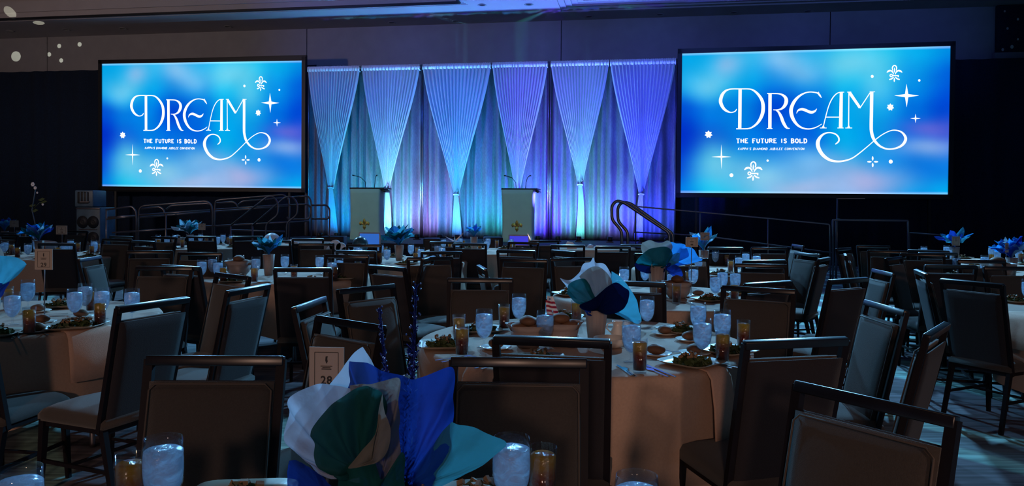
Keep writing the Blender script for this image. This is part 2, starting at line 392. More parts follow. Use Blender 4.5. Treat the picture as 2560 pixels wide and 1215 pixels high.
# ceiling with two stepped coffers
cL = wl(at(1150, 8, ZC)); cR = wl(at(1395, 33, ZC)); cL0 = wl(at(0, 38, ZC))
dLip = cL[1]
sL1 = cL[0]; sL0 = S0 + 2; sR0 = cR[0]; sR1 = S1 - 1.2
dR = cR[1]
STEP = .16
coffers = [(sL0, sL1 + .0, dLip, dLip + 9.5), (sR0 + .75, sR1, dR + .75, dR + 9.5)]
ceil = MB()
STEPS = (.045, .16)
hs = [(a - S_ * 4, b2 + S_ * 4, c - S_ * 4, d + S_ * 4) for (a, b2, c, d), S_ in zip(coffers, STEPS)]
wbox(ceil, S0, S1, WD, min(hs[0][2], hs[1][2]), ZC, ZC + .2)
wbox(ceil, S0, hs[0][0], min(hs[0][2], hs[1][2]), 24, ZC, ZC + .2)
wbox(ceil, hs[0][1], hs[1][0], min(hs[0][2], hs[1][2]), 24, ZC, ZC + .2)
wbox(ceil, hs[1][1], S1, min(hs[0][2], hs[1][2]), 24, ZC, ZC + .2)
for h in hs:
    if h[2] > min(hs[0][2], hs[1][2]) + .01: wbox(ceil, h[0], h[1], min(hs[0][2], hs[1][2]), h[2], ZC, ZC + .2)
    wbox(ceil, h[0], h[1], h[3], 24, ZC, ZC + .2)
cobj = struct(ceil.build('ceiling', MT['ceiling']))
for (a, b2, c, d), STEP in zip(coffers, STEPS):
    for k in range(4):
        o0 = STEP * (4 - k); o1 = STEP * (3 - k); z = ZC + (.035 if STEP > .1 else .012) * (k + 1) - (.0 if k < 3 else .02)
        fr = MB()
        wbox(fr, a - o0, b2 + o0, c - o0, c - o1, z, z + .25); wbox(fr, a - o0, b2 + o0, d + o1, d + o0, z, z + .25)
        wbox(fr, a - o0, a - o1, c - o1, d + o1, z, z + .25); wbox(fr, b2 + o1, b2 + o0, c - o1, d + o1, z, z + .25)
        fr.build('coffer_moulding', MT['ceiling'], cobj)
    hi = MB(); wbox(hi, a - .4, b2 + .4, c - .4, d + .4, ZC + .75, ZC + .85)
    wbox(hi, a - .4, b2 + .4, c - .4, c - .3, ZC + .2, ZC + .75); wbox(hi, a - .4, b2 + .4, d + .3, d + .4, ZC + .2, ZC + .75)
    wbox(hi, a - .4, a - .3, c - .4, d + .4, ZC + .2, ZC + .75); wbox(hi, b2 + .3, b2 + .4, c - .4, d + .4, ZC + .2, ZC + .75)
    hi.build('coffer_recess', MT['ceiling'], cobj)
    if STEP < .1:
        gp = MB(); wbox(gp, a, b2, c - .02, c + .03, ZC - .01, ZC + .05); wbox(gp, b2 - .03, b2 + .02, c, d, ZC - .01, ZC + .05); gp.build('painted_gap_shadow', MT['black_paint'], cobj)  # black strip stands in for the shade in the gap at the lip
    ins = MB(); wbox(ins, a, b2, c, c + .05, ZC + .2, ZC + .5); ins.build('coffer_cornice', MT['ceiling'], cobj)
cans = [(25, 77), (165, 74), (308, 71), (570, 66), (980, 56), (1140, 52), (1205, 12), (1322, 11), (1473, 41), (1650, 36), (1835, 31), (2020, 27)]
can0 = None
for px, py in cans:
    p = at(px, py, ZC)
    if can0 is None:
        can0 = empty('recessed_downlight', (p.x, p.y, ZC))
        MB().lathe([(.1, 0), (.12, -.012), (.085, -.012), (.08, .0), (.1, 0)], 20).build('trim_ring', MT['wall'], can0)
        MB().lathe([(0, -.003), (.08, -.003)], 20).build('dark_lens', MT['black_paint'], can0)
        o = can0
    else: o = dup(can0, (p.x, p.y, ZC))
    queue(o, 'unlit round downlight recessed in the ceiling', 'above the stage wall', 'downlight', 'recessed downlights near the stage wall')

# ------------------------------------------------------------------ black masking drapes
def folds(name, s0, s1, d, z0, z1, pitch, amp, m, parent=None, seed=0, cols=None, rows=2, jitter=0):
    rnd = random.Random(seed); n = cols or int((s1 - s0) / pitch * 6); vs = []; fs = []
    ph = [rnd.uniform(0, 6) for _ in range(4)]
    for j in range(rows + 1):
        tt = j / rows; z = z0 + (z1 - z0) * tt
        for i in range(n + 1):
            s_ = s0 + (s1 - s0) * i / n; a = 2 * PI * s_ / pitch
            o = math.sin(a + 1.3 * math.sin(a * .23 + ph[0])) * amp + math.sin(a * .41 + ph[1]) * amp * .5
            o *= (1 - .35 * tt); o += jitter * math.sin(z * 7 + a * .7 + ph[2]) * math.sin(z * 2.3 + ph[3])
            vs.append(W(s_, d + o, z))
    for j in range(rows):
        for i in range(n):
            q = j * (n + 1) + i; fs.append((q, q + 1, q + n + 2, q + n + 1))
    mb = MB(); mb.add(vs, fs, True); ob = mb.build(name, m, parent)
    md = ob.modifiers.new('thickness', 'SOLIDIFY'); md.thickness = .01
    return ob
zl = onwall(0, 172, -.2).z; zr = onwall(2470, 137, -.2).z
sa = wl(onwall(762, 300, -.2))[0]; sb = wl(onwall(1695, 300, -.2))[0]
o = folds('black_masking_drape', S0 + .1, sa + .1, -.75, .01, zl, .55, .05, MT['black_cloth'], seed=3)
tag(o, 'tall black pleated drape behind the left screen and speakers', 'drape', 'black masking drapes')
o = folds('black_masking_drape', sb - .1, S1 - .1, -.75, .01, zr, .55, .05, MT['black_cloth'], seed=4)
tag(o, 'tall black pleated drape behind the right screen', 'drape', 'black masking drapes')
p0 = onwall(2500, 0, -1.2); p1 = onwall(2560, 128, -1.2)
st = empty('black_dotted_banner', (0, 0, 0)); tag(st, 'black hanging banner with tiny pale light dots at upper right corner', 'banner')
wbox(MB(), wl(p0)[0], S1 - .02, -1.45, -1.35, p1.z, ZC - .02).build('panel', MT['black_cloth'], st)
wbox(MB(), wl(p0)[0] - .05, S1 - .02, -1.45, -1.3, p1.z - .15, p1.z).build('ledge', MT['wall'], st)
for px, py, rr in ((2512, 28, .03), (2545, 48, .035), (2519, 71, .035), (2545, 98, .03), (2530, 117, .05), (2507, 124, .04)):
    q = onwall(px, py, -1.34); sd = wl(q)
    MB().add([W(sd[0] + rr * math.cos(a) * .8, -1.343, sd[2] + rr * math.sin(a)) for a in [2 * PI * k / 10 for k in range(10)]], [tuple(range(10))]).build('painted_light_dot', MT['podium'], st)  # pale discs painted in for light dots thrown on the panel

# ------------------------------------------------------------------ stage
ZS = .6
deck0 = wl(onwall(752, 590, 0))[0]; deck1 = wl(onwall(1700, 590, 0))[0]
stg = empty('stage_platform'); tag(stg, 'low black stage platform under the blue-lit drapes', 'stage')
wbox(MB(), deck0, deck1, -.7, 3.2, ZS - .12, ZS).build('deck', MT['stage_top'], stg)
folds('skirt', deck0 + .02, deck1 - .02, 3.15, .0, ZS - .02, .25, .02, MT['black_cloth'], stg, seed=9)
wbox(MB(), deck0 + .1, deck1 - .1, -.6, 3.0, 0.0, ZS - .12).build('support_frame', MT['black_paint'], stg)

def resample(pts, n):
    P = [np.array(p, float) for p in pts]; L = [0]
    for a, b2 in zip(P, P[1:]): L.append(L[-1] + float(np.linalg.norm((b2 - a)[:2])))
    out = []
    for k in range(n):
        t = L[-1] * k / (n - 1)
        i = max(j for j in range(len(L)) if L[j] <= t + 1e-9); i = min(i, len(P) - 2)
        u = (t - L[i]) / max(L[i + 1] - L[i], 1e-9); p0 = P[max(i - 1, 0)]; p1 = P[i]; p2 = P[i + 1]; p3 = P[min(i + 2, len(P) - 1)]
        out.append(.5 * ((2 * p1) + (-p0 + p2) * u + (2 * p0 - 5 * p1 + 4 * p2 - p3) * u * u + (-p0 + 3 * p1 - 3 * p2 + p3) * u ** 3))
    return out

# ------------------------------------------------------------------ drapes
drape = empty('stage_drape_backdrop'); tag(drape, 'silver pleated backdrop curtain behind the white swags, lit blue and violet', 'curtain')
sD0 = wl(onwall(770, 300, 0))[0]; sD1 = wl(onwall(1690, 300, 0))[0]
zt = lambda px: onwall(px, 168 - .0141 * (px - 770), 0).z
ZT = sum(zt(p) for p in (800, 1200, 1650)) / 3
secs = [(770, 1052), (1056, 1371), (1376, 1690)]
for k, (a, b2) in enumerate(secs):
    sA = wl(onwall(a, 300, 0))[0]; sB = wl(onwall(b2, 300, 0))[0]
    folds('backdrop_curtain', sA, sB, -.12, ZS + .01, ZT - .02, .26, .085, MT['silver'], drape, seed=20 + k, rows=26, jitter=.012)
sE = wl(onwall(752, 560, 0))[0]
folds('side_curtain', sE, sD0 - .02, -.16, ZS + .01, ZT - .1, .2, .05, MT['silver'], drape, seed=31, rows=10, jitter=.01)
for k, (a, b2) in enumerate(secs):
    sA = wl(onwall(a, 300, 0))[0]; sB = wl(onwall(b2, 300, 0))[0]
    cb = empty('drape_crossbar'); tag(cb, ['left', 'middle', 'right'][k] + ' third of the pipe frame holding the stage drapes', 'frame', 'pipe frames holding the stage drapes')
    MB().tube([W(sA, .06, ZT + .0), W(sB, .06, ZT + .0)], .022, 8).build('crossbar', MT['rail'], cb)
    for ss in (sA, sB): MB().tube([W(ss, -.04, ZS), W(ss, -.04, ZT + .05)], .022, 8).build('upright', MT['rail'], cb)
swags = [(770, 900, 826, 470, 820, 845), (905, 1050, 966, 472, 958, 979), (1057, 1227, 1140, 487, 1130, 1155), (1231, 1369, 1293, 478, 1287, 1310), (1377, 1522, 1450, 462, 1440, 1461), (1525, 1689, 1603, 486, 1585, 1607)]
SW = ['leftmost', 'second', 'third', 'fourth', 'fifth', 'rightmost']
for k, (l_, r_, tx, ty, b0, b1) in enumerate(swags):
    sw = empty('sheer_swag'); tag(sw, f'white sheer curtain swag tied to a point, {SW[k]} of six from left' if 0 < k < 5 else f'white sheer curtain swag tied to a point, {SW[k]} of six', 'curtain', 'white tied swags across the stage')
    sl, sr = wl(onwall(l_, 200, .1))[0], wl(onwall(r_, 200, .1))[0]
    tp = wl(onwall(tx, ty, .16)); bl = wl(onwall(b0, 590, .16))[0]; br = wl(onwall(b1, 590, .16))[0]
    NP = 18; nc = NP * 6; rows = 44; rnd = random.Random(k)
    phs = [rnd.uniform(-.5, .5) for _ in range(NP + 2)]
    vs = []; fs = []; ztie = tp[2]
    for j in range(rows + 1):
        t = j / rows; z = ZT - .02 + (ztie - ZT) * t
        e = t ** 1.25; wt = .05
        for i in range(nc + 1):
            u = i / nc; side = (u * 2 - 1)
            x0 = sl + (sr - sl) * u; x1 = tp[0] + side * wt
            # edges sag outwards a little, the middle falls straight
            ee = e * (1 + .10 * math.sin(PI * t)) + .07 * (1 - abs(side)) * math.sin(PI * t)
            x = x0 + (x1 - x0) * ee
            wd = (sr - sl) * (1 - t) + wt * t
            amp = .022 + .04 * min(1, wd / 1.0) * (.5 + .5 * t)
            if t > .85: amp *= 1 + (t - .85) * 2
            ph = 2 * PI * NP * u + phs[int(u * NP)] * .8
            # two halves cross over one another at the tie
            y = .09 + amp * (abs(math.sin(ph / 2)) ** .8) * 1.6 + .05 * math.sin(PI * t) + (.05 * t * (1 if side < 0 else -1) * min(1, abs(side) * 6))
            vs.append(W(x, y, z))
    for j in range(rows):
        for i in range(nc):
            q = j * (nc + 1) + i; fs.append((q, q + nc + 1, q + nc + 2, q + 1))
    mb = MB(); mb.add(vs, fs, True); ob = mb.build('swag_panel', MT['sheer'], sw)
    vs = []; fs = []; rows = 14; nc = 60
    for j in range(rows + 1):
        t = j / rows; z = ztie + .02 + (ZS + .02 - ztie) * t
        for i in range(nc + 1):
            u = i / nc; e = t ** .8
            x = (tp[0] - .05 + .10 * u) * (1 - e) + (bl + (br - bl) * u) * e + (.05 * math.sin(t * 2.2) if k in (1, 4) else 0) * (1 - t)
            vs.append(W(x, .14 + (.012 + .028 * t) * math.sin(2 * PI * 7 * u + t), z))
    for j in range(rows):
        for i in range(nc):
            q = j * (nc + 1) + i; fs.append((q, q + nc + 1, q + nc + 2, q + 1))
    mb = MB(); mb.add(vs, fs, True); mb.build('swag_tail', MT['sheer'], sw)
    MB().tube([W(tp[0] + .07 * math.cos(a), .14 + .07 * math.sin(a), ztie + .02 * math.sin(a)) for a in [2 * PI * q / 14 for q in range(14)]], .014, 8, closed=True).build('tie_band', MT['sheer'], sw)
    # gathered header sleeve over the crossbar
    hv = []; hf = []; n = 120
    for i in range(n + 1):
        s_ = sl + (sr - sl) * i / n; wv_ = .008 * math.sin(i * 1.9) + .006 * rnd.uniform(-1, 1)
        for (dd, zz) in ((.04, ZT - .13), (.155 + wv_, ZT - .11), (.15 + wv_, ZT + .02), (.06, ZT + .045 + wv_)): hv.append(W(s_, dd, zz))
    for i in range(n):
        for q in range(3): hf.append((i * 4 + q, i * 4 + q + 1, i * 4 + q + 5, i * 4 + q + 4))
    mb = MB(); mb.add(hv, hf, True); mb.build('gathered_header', MT['header'], sw)
# small uplight fixtures
up0 = None
for px, c, pw, dd in UPL:
    b_ = onwall(px, 590, dd + .12); s_, d_, z_ = wl(b_)
    loc = W(s_, dd + .14, ZS)
    if up0 is None:
        up0 = empty('floor_uplight', loc, YAW)
        MB().lathe([(0, .03), (.06, .03), (.07, .06), (.07, .13), (.06, .14), (0, .14)], 16, (0, 0, 0)).build('lamp_housing', MT['black_paint'], up0)
        MB().box((0, 0, .012), (.18, .12, .024)).build('yoke_base', MT['black_paint'], up0); o = up0
    else: o = dup(up0, loc)
    queue(o, 'small black uplight', 'at the foot of the stage drapes', 'uplight', 'uplights along the stage drapes')
# ------------------------------------------------------------------ projection screens
SRC = np.array([(1707, 134), (2377, 115.3), (2368, 486), (1699.7, 481.8)], float)
def homog(src, dst):
    A = []; B = []
    for (x, y), (u, v) in zip(src, dst):
        A.append([x, y, 1, 0, 0, 0, -u * x, -u * y]); B.append(u)
        A.append([0, 0, 0, x, y, 1, -v * x, -v * y]); B.append(v)
    h = np.linalg.solve(np.array(A), np.array(B)); return np.append(h, 1).reshape(3, 3)
H = homog(SRC, [(0, 0), (1, 0), (1, 1), (0, 1)])
def uv(px, py):
    q = H @ np.array([px, py, 1.0]); return q[0] / q[2], q[1] / q[2]
cA = lambda x, y: (1780 + x / 8, 200 + y / 8)
cB = lambda x, y: (2000 + x / 5.281, 200 + y / 5.281)
cC = lambda x, y: (1740 + x / 8, 320 + y / 8)
LET = {'D': (cA, 8, [[(485,580,14),(475,605,20),(440,635,20),(370,648,22),(300,625,40),(230,570,55),(180,480,66),(170,400,68),(200,300,60),(260,225,42),(330,190,28),(420,178,22),(560,178,22),(740,180,22),(830,210,35),(920,290,50),(990,400,62),(1015,520,70),(1005,650,70),(960,770,60),(890,870,45),(800,940,32),(720,970,24),(600,975,22),(475,975,22)],
        [(560,176,66),(545,978,66)]]),
 'R': (cA, 8, [[(1155,268,66),(1145,975,66)],[(1085,970,18),(1195,970,18)],[(1100,270,20),(1180,270,20),(1330,275,24),(1420,310,45),(1470,370,65),(1475,440,72),(1440,520,60),(1380,575,38),(1310,597,24),(1215,597,16)],
        [(1270,608,14),(1320,640,40),(1370,730,58),(1410,840,62),(1460,930,52),(1500,965,28),(1540,966,14)]]),
 'E': (cA, 8, [[(2180,358,6),(2150,310,36),(2110,265,30),(2050,248,22),(1950,240,20),(1850,260,26),(1740,320,42),(1650,410,58),(1590,520,68),(1570,620,72),(1590,730,70),(1640,830,58),(1710,910,44),(1800,960,32),(1900,978,24),(2000,968,22),(2100,930,18),(2180,880,12)],
        [(2124,234,6),(2128,290,30)],[(1680,668,8),(1710,610,30),(1780,585,50),(1850,600,55),(1930,635,55),(1990,645,52),(2050,620,35),(2085,574,8)]]),
 'A': (cB, 5.28, [[(297,630,10),(310,570,12),(335,470,12),(370,350,12),(410,260,13),(460,195,13),(510,165,12),(578,160,9)],[(540,162,40),(528,632,48)],[(330,490,12),(512,490,12)],[(254,633,9),(342,633,9)],[(485,633,9),(566,633,9)],[(300,600,12),(297,634,44)]]),
 'M': (cB, 5.28, [[(640,165,12),(633,625,14)],[(590,633,9),(680,633,9)],[(634,598,12),(634,634,44)],[(648,165,40),(784,365,34)],[(784,372,12),(920,168,12)],[(618,160,9),(670,160,12)],[(915,156,10),(986,156,7)],
        [(942,158,44),(937,400,44),(932,600,44),(935,680,42),(955,760,40),(990,820,34),(1050,875,26),(1130,908,20),(1210,910,18),(1300,885,26),(1360,840,34),(1388,780,38),(1370,725,30),(1320,680,20),(1240,662,14),(1170,675,12),(1080,720,12),(990,785,12),(890,870,12),(780,960,14),(680,1030,16),(580,1065,20),(480,1075,24),(380,1055,34),(290,990,44),(235,900,50),(225,820,50),(260,750,34),(320,705,20),(390,695,16),(460,715,18),(500,760,20),(500,810,20),(455,848,12)]])}
GRID = [[(0,165,232),(0,172,238),(0,178,238),(0,150,230),(0,165,235),(0,185,240),(0,190,240),(0,170,235),(0,140,225)],
 [(0,160,232),(0,180,240),(0,165,235),(0,130,225),(0,140,230),(0,185,240),(0,180,235),(0,140,230),(0,95,218)],
 [(0,80,212),(0,120,225),(0,130,228),(0,70,210),(0,105,222),(0,165,235),(0,160,232),(0,110,222),(0,72,212)],
 [(0,48,200),(0,82,212),(0,125,228),(0,110,225),(0,98,222),(0,170,235),(0,150,230),(0,95,218),(30,75,212)],
 [(0,68,212),(0,135,228),(0,138,228),(0,128,228),(0,140,230),(0,160,235),(0,140,230),(0,115,222),(10,125,228)],
 [(0,125,230),(0,188,238),(20,190,240),(50,180,235),(70,170,232),(70,168,232),(50,150,228),(0,150,232),(0,170,238)]]
HAZE = [(.17,.08,.06,.09,.5,(190,190,230)),(.09,.21,.07,.09,.5,(150,210,240)),(.38,.07,.09,.1,.55,(170,205,240)),(.46,.16,.05,.07,.3,(170,205,240)),(.65,.1,.13,.12,.55,(150,220,240)),(.75,.28,.05,.13,.4,(140,210,235)),
 (.93,.56,.09,.06,.6,(110,105,215)),(.92,.68,.11,.05,.6,(155,185,235)),(.13,.8,.06,.16,.65,(110,205,230)),(.3,.86,.12,.1,.65,(150,212,235)),(.5,.8,.12,.1,.6,(140,190,235)),(.7,.9,.12,.1,.65,(190,180,225)),(.47,.97,.16,.07,.6,(180,190,230))]
def gcol(u, v):
    wx_ = noise.noise(Vector((u * 5, v * 3, 1))) * .035; wy_ = noise.noise(Vector((u * 5, v * 3, 9))) * .05
    u = min(max(u + wx_, 0), 1); v = min(max(v + wy_, 0), 1); U, V = u, v; u *= 8; v *= 5
    i = min(int(u), 7); j = min(int(v), 4); a = u - i; b_ = v - j
    a = a * a * (3 - 2 * a); b_ = b_ * b_ * (3 - 2 * b_)
    G = np.array(GRID, float)
    c = (G[j, i] * (1 - a) + G[j, i + 1] * a) * (1 - b_) + (G[j + 1, i] * (1 - a) + G[j + 1, i + 1] * a) * b_
    for hx, hy, sx_, sy_, al, hc in HAZE:
        k = min(.85, al * 1.25) * math.exp(-((U - hx) / sx_) ** 2 * .7 - ((V - hy) / sy_) ** 2 * .7); c = c * (1 - k) + np.array(hc, float) * k
    return lin(c)
BLUEGAIN = 1.0
m, n, l, b = nt('glowing_screen_image'); MT['screen'] = m
va = n.new('ShaderNodeVertexColor'); va.layer_name = 'image'
b.inputs['Base Color'].default_value = (0, 0, 0, 1); b.inputs['Specular IOR Level'].default_value = 0
tcc = n.new('ShaderNodeTexCoord'); nzz = n.new('ShaderNodeTexNoise'); nzz.inputs['Scale'].default_value = 1.3; nzz.inputs['Detail'].default_value = 4
l.new(tcc.outputs['Object'], nzz.inputs['Vector'])
mrr = n.new('ShaderNodeMapRange'); mrr.inputs[1].default_value = .3; mrr.inputs[2].default_value = .7; mrr.inputs[3].default_value = .96; mrr.inputs[4].default_value = 1.06
l.new(nzz.outputs[0], mrr.inputs[0])
l.new(va.outputs[0], b.inputs['Emission Color']); l.new(mrr.outputs[0], b.inputs['Emission Strength'])
MT['screen_white'] = emis('glowing_white_lettering', (.93, .97, 1), 1.25)

def make_screen(corners, label, wide):
    P = [onwall(x, y, 0.0) for x, y in corners]; Q = [wl(p) for p in P]
    s0 = (Q[0][0] + Q[3][0]) / 2; s1 = (Q[1][0] + Q[2][0]) / 2
    zt_, zb_ = (Q[0][2] + Q[1][2]) / 2, (Q[2][2] + Q[3][2]) / 2
    # slight lean of the frame as hung
    ztl, ztr, zbl, zbr = Q[0][2], Q[1][2], Q[3][2], Q[2][2]
    def pt(u, v, d=0.0):
        zt2 = ztl + (ztr - ztl) * u; zb2 = zbl + (zbr - zbl) * u
        return W(s0 + (s1 - s0) * u, d, zt2 + (zb2 - zt2) * v)
    root = empty('projection_screen'); tag(root, label, 'screen', 'big screens beside the stage')
    nx, ny = 96, 54
    vs = [pt(i / nx, j / ny) for j in range(ny + 1) for i in range(nx + 1)]
    fs = [(j * (nx + 1) + i, (j + 1) * (nx + 1) + i, (j + 1) * (nx + 1) + i + 1, j * (nx + 1) + i + 1) for j in range(ny) for i in range(nx)]
    mb = MB(); mb.add(vs, fs, True); ob = mb.build('display_surface', MT['screen'], root)
    ca = ob.data.color_attributes.new('image', 'FLOAT_COLOR', 'POINT')
    k = 0
    for j in range(ny + 1):
        for i in range(nx + 1):
            c = gcol(i / nx, j / ny)
            if j == ny or j == 0: c = tuple(min(1.3, q * 1.1 + .22) for q in c)
            ca.data[k].color = (c[0], c[1], c[2] * BLUEGAIN, 1); k += 1
    fr = .11
    wbox(MB(), s0 - fr, s1 + fr, -.1, -.02, min(zbl, zbr) - fr, max(ztl, ztr) + fr).build('backing', MT['black_paint'], root)
    for (a, b2) in (((0, 0), (1, 0)), ((1, 0), (1, 1)), ((1, 1), (0, 1)), ((0, 1), (0, 0))):
        A1 = pt(*a); B1 = pt(*b2); dirv = (B1 - A1).normalized(); cen = pt(.5, .5)
        out = ((A1 + B1) / 2 - cen); out -= dirv * out.dot(dirv); out.normalize()
        c0 = A1 + out * fr / 2 - dirv * fr; c1 = B1 + out * fr / 2 + dirv * fr
        MB().bar(c0, c1, fr, .07, up=tuple(N_)).build('frame_bar', MT['black_paint'], root)
    def flat(name, mb_): return mb_.build(name, MT['screen_white'], root)
    def P2(px, py, d=.006): u, v = uv(px, py); return pt(u, v, d)
    def ribbon(mb_, pts, f, sc, d=.006, n=None):
        pts = [(*f(x, y), ww / sc) for x, y, ww in pts]
        if len(pts) == 2: R = [np.array(pts[0], float), np.array(pts[1], float)]
        else: R = resample(pts, n or len(pts) * 5)
        vs = []
        for i, p in enumerate(R):
            t = R[min(i + 1, len(R) - 1)] - R[max(i - 1, 0)]; t = t[:2] / (np.linalg.norm(t[:2]) + 1e-9)
            nn_ = np.array([-t[1], t[0]]); hw = max(p[2], .6) / 2
            vs.append(P2(p[0] + nn_[0] * hw, p[1] + nn_[1] * hw, d)); vs.append(P2(p[0] - nn_[0] * hw, p[1] - nn_[1] * hw, d))
        fs = [(2 * i, 2 * i + 1, 2 * i + 3, 2 * i + 2) for i in range(len(R) - 1)]
        mb_.add(vs, fs)
    for ch, (f, sc, strokes) in LET.items():
        mb_ = MB()
        for q, s_ in enumerate(strokes): ribbon(mb_, s_, f, sc, .006 + q * .0005)
        flat('letter', mb_)
    def poly(mb_, pts): mb_.add([P2(*p) for p in pts], [tuple(range(len(pts)))])
    def star(cx_, cy_, rx, ry, core, npt=4, rot=0):
        mb_ = MB(); P_ = []
        for k in range(npt * 2):
            a = PI / npt * k + rot; r = 1 if k % 2 == 0 else core
            P_.append((cx_ + rx * r * math.cos(a), cy_ + ry * r * math.sin(a)))
        c_ = (cx_, cy_)
        mb_.add([P2(*c_)] + [P2(*p) for p in P_], [(0, k + 1, (k + 1) % len(P_) + 1) for k in range(len(P_))]); flat('star', mb_)
    star(2266, 239, 31, 29, .19); star(2288, 296, 13, 11.5, .2); star(1802, 392, 25, 31, .1)
    star(2225, 268, 9.5, 9.5, .66, 7, -PI / 2); star(1770.5, 336, 10, 10, .66, 7, -PI / 2)
    for x, y, r in ((2180, 191, 3.7), (2298, 201, 3), (1917, 401.5, 2.8), (1826.5, 438, 4.8), (2225, 404, 5)):
        mb_ = MB(); poly(mb_, [(x + r * math.cos(a), y + r * math.sin(a)) for a in [2 * PI * k / 16 for k in range(16)]]); flat('dot', mb_)
    mb_ = MB()
    for k in range(4):
        a = k * PI / 2; dx, dy = math.cos(a), math.sin(a)
        ribbon(mb_, [(2179.7 + dx * 3, 404.3 + dy * 3, 1.5), (2179.7 + dx * 8, 404.3 + dy * 8, 4.4), (2179.7 + dx * 13.5, 404.3 + dy * 13.5, 2)], lambda x, y: (x, y), 1)
    flat('dash_cross', mb_)
    FL = [[(1088,790,20),(1080,730,26),(1100,690,26),(1130,676,22),(1160,690,26),(1178,730,26),(1168,790,20)],[(1128,728,8),(1128,790,26),(1122,840,10)],
          [(950,838,14),(990,805,40),(1040,795,34),(1085,825,30),(1106,880,14)],[(1306,838,14),(1266,805,40),(1216,795,34),(1171,825,30),(1140,880,14)],
          [(1090,910,24),(1228,910,24)],[(1215,905,28),(1215,945,24)],[(1105,945,22),(1060,982,30),(1003,1000,22)],[(1145,945,22),(1190,982,30),(1247,1000,22)],[(1122,960,10),(1122,1015,32),(1118,1056,8)],
          [(1050 + 28 * math.cos(a), 908 + 28 * math.sin(a), 22) for a in [2 * PI * k / 10 for k in range(11)]]]
    for (ox, oy, sc) in ((1881, 427.5, 1.0), (2235.9, 183.7, .87)):
        mb_ = MB(); f = lambda x, y: (ox + (x - 1128) / 8 * sc, oy + (y - 860) / 8 * sc)
        for q, s_ in enumerate(FL): ribbon(mb_, s_, f, 8 / sc, .006 + q * .0005)
        flat('fleur_emblem', mb_)
    # small lines of text, stroke letters with slab serifs
    G = {'T': [[(0,0),(1,0)],[(.5,0),(.5,1)],[(.3,1),(.7,1)]], 'H': [[(.12,0),(.12,1)],[(.88,0),(.88,1)],[(.12,.5),(.88,.5)]], 'E': [[(.15,0),(.15,1)],[(0,0),(.9,0)],[(.15,.48),(.7,.48)],[(0,1),(.95,1)]],
         'F': [[(.15,0),(.15,1)],[(0,0),(.95,0)],[(.15,.5),(.75,.5)],[(0,1),(.4,1)]], 'U': [[(.12,0),(.12,.65),(.25,.95),(.5,1),(.75,.95),(.88,.65),(.88,0)]],
         'R': [[(.12,0),(.12,1)],[(0,0),(.6,0),(.85,.12),(.85,.38),(.6,.5),(.12,.5)],[(.55,.5),(.95,1)]], 'I': [[(.5,0),(.5,1)]],
         'S': [[(.88,.16),(.6,0),(.3,.02),(.14,.2),(.25,.4),(.7,.56),(.86,.78),(.65,.98),(.35,1),(.1,.84)]], 'B': [[(.15,0),(.15,1)],[(0,0),(.6,0),(.82,.12),(.82,.36),(.6,.47),(.15,.47)],[(.55,.47),(.9,.62),(.9,.86),(.6,1),(0,1)]],
         'O': [[(.5,0),(.2,.1),(.06,.5),(.2,.9),(.5,1),(.8,.9),(.94,.5),(.8,.1),(.5,0)]], 'L': [[(.15,0),(.15,1)],[(0,1),(.9,1)],[(.9,1),(.9,.8)]], 'D': [[(.15,0),(.15,1)],[(0,0),(.5,0),(.85,.15),(.95,.5),(.85,.85),(.5,1),(0,1)]],
         'K': [[(.12,0),(.12,1)],[(.85,0),(.15,.55)],[(.35,.42),(.92,1)]], 'A': [[(.02,1),(.5,0),(.98,1)],[(.2,.65),(.8,.65)]], 'P': [[(.12,0),(.12,1)],[(0,0),(.6,0),(.9,.14),(.9,.4),(.6,.54),(.12,.54)]],
         "'": [[(.5,0),(.5,.3)]], 'M': [[(.02,1),(.08,0),(.5,.8),(.92,0),(.98,1)]], 'N': [[(.1,1),(.1,0),(.9,1),(.9,0)]], 'J': [[(.75,0),(.75,.8),(.5,1),(.15,.9)]], 'C': [[(.9,.18),(.6,0),(.25,.08),(.06,.5),(.25,.92),(.6,1),(.92,.82)]], 'V': [[(.02,0),(.5,1),(.98,0)]]}
    WID = {'I': .45, "'": .35, 'M': 1.25, ' ': .55}
    def text(s_, x0, x1, top, bot, wt, shear, name):
        tot = sum(WID.get(c, .82) + .22 for c in s_) - .22; sc = (x1 - x0) / tot; x = x0; hh = bot - top
        for c in s_:
            cw = WID.get(c, .82) * sc
            if c in G:
                mb_ = MB()
                for st_ in G[c]:
                    pts = [(x + q[0] * cw + shear * (1 - q[1]) * hh, top + q[1] * hh, wt if abs(st_[0][0] - st_[-1][0]) < .3 or len(st_) > 3 else wt * .7) for q in st_]
                    if len(pts) == 2: ribbon(mb_, pts, lambda a, b3: (a, b3), 1)
                    else:
                        for a_, b_ in zip(pts, pts[1:]): ribbon(mb_, [a_, b_], lambda a, b3: (a, b3), 1)
                flat(name, mb_)
            x += cw + .22 * sc
    text('THE FUTURE IS BOLD', 1839.5, 2015.5, 347, 357, 2.7, 0, 'letter')
    if wide: text("KAPPA'S DIAMOND JUBILEE CONVENTION", 1843, 2008, 369.3, 374.8, 1.1, .25, 'small_letter')
    else: text("KAPPA'S DIAMOND JUBILEE CONVENTION", 1843, 2008, 369.3, 374.8, 1.3, .25, 'small_letter')
    for sx_ in (s0 + .4, s1 - .4):
        MB().bar(W(sx_, -.06, 0), W(sx_, -.06, min(zbl, zbr)), .06, .06).build('support_leg', MT['black_paint'], root)
    return root
make_screen([(1707, 134), (2377, 115.3), (2368, 486), (1699.7, 481.8)], 'huge glowing screen right of the stage reading DREAM on blue', True)
make_screen([(258, 159.7), (755.8, 151.6), (754, 471), (253.5, 465.5)], 'huge glowing screen left of the stage reading DREAM on blue', False)

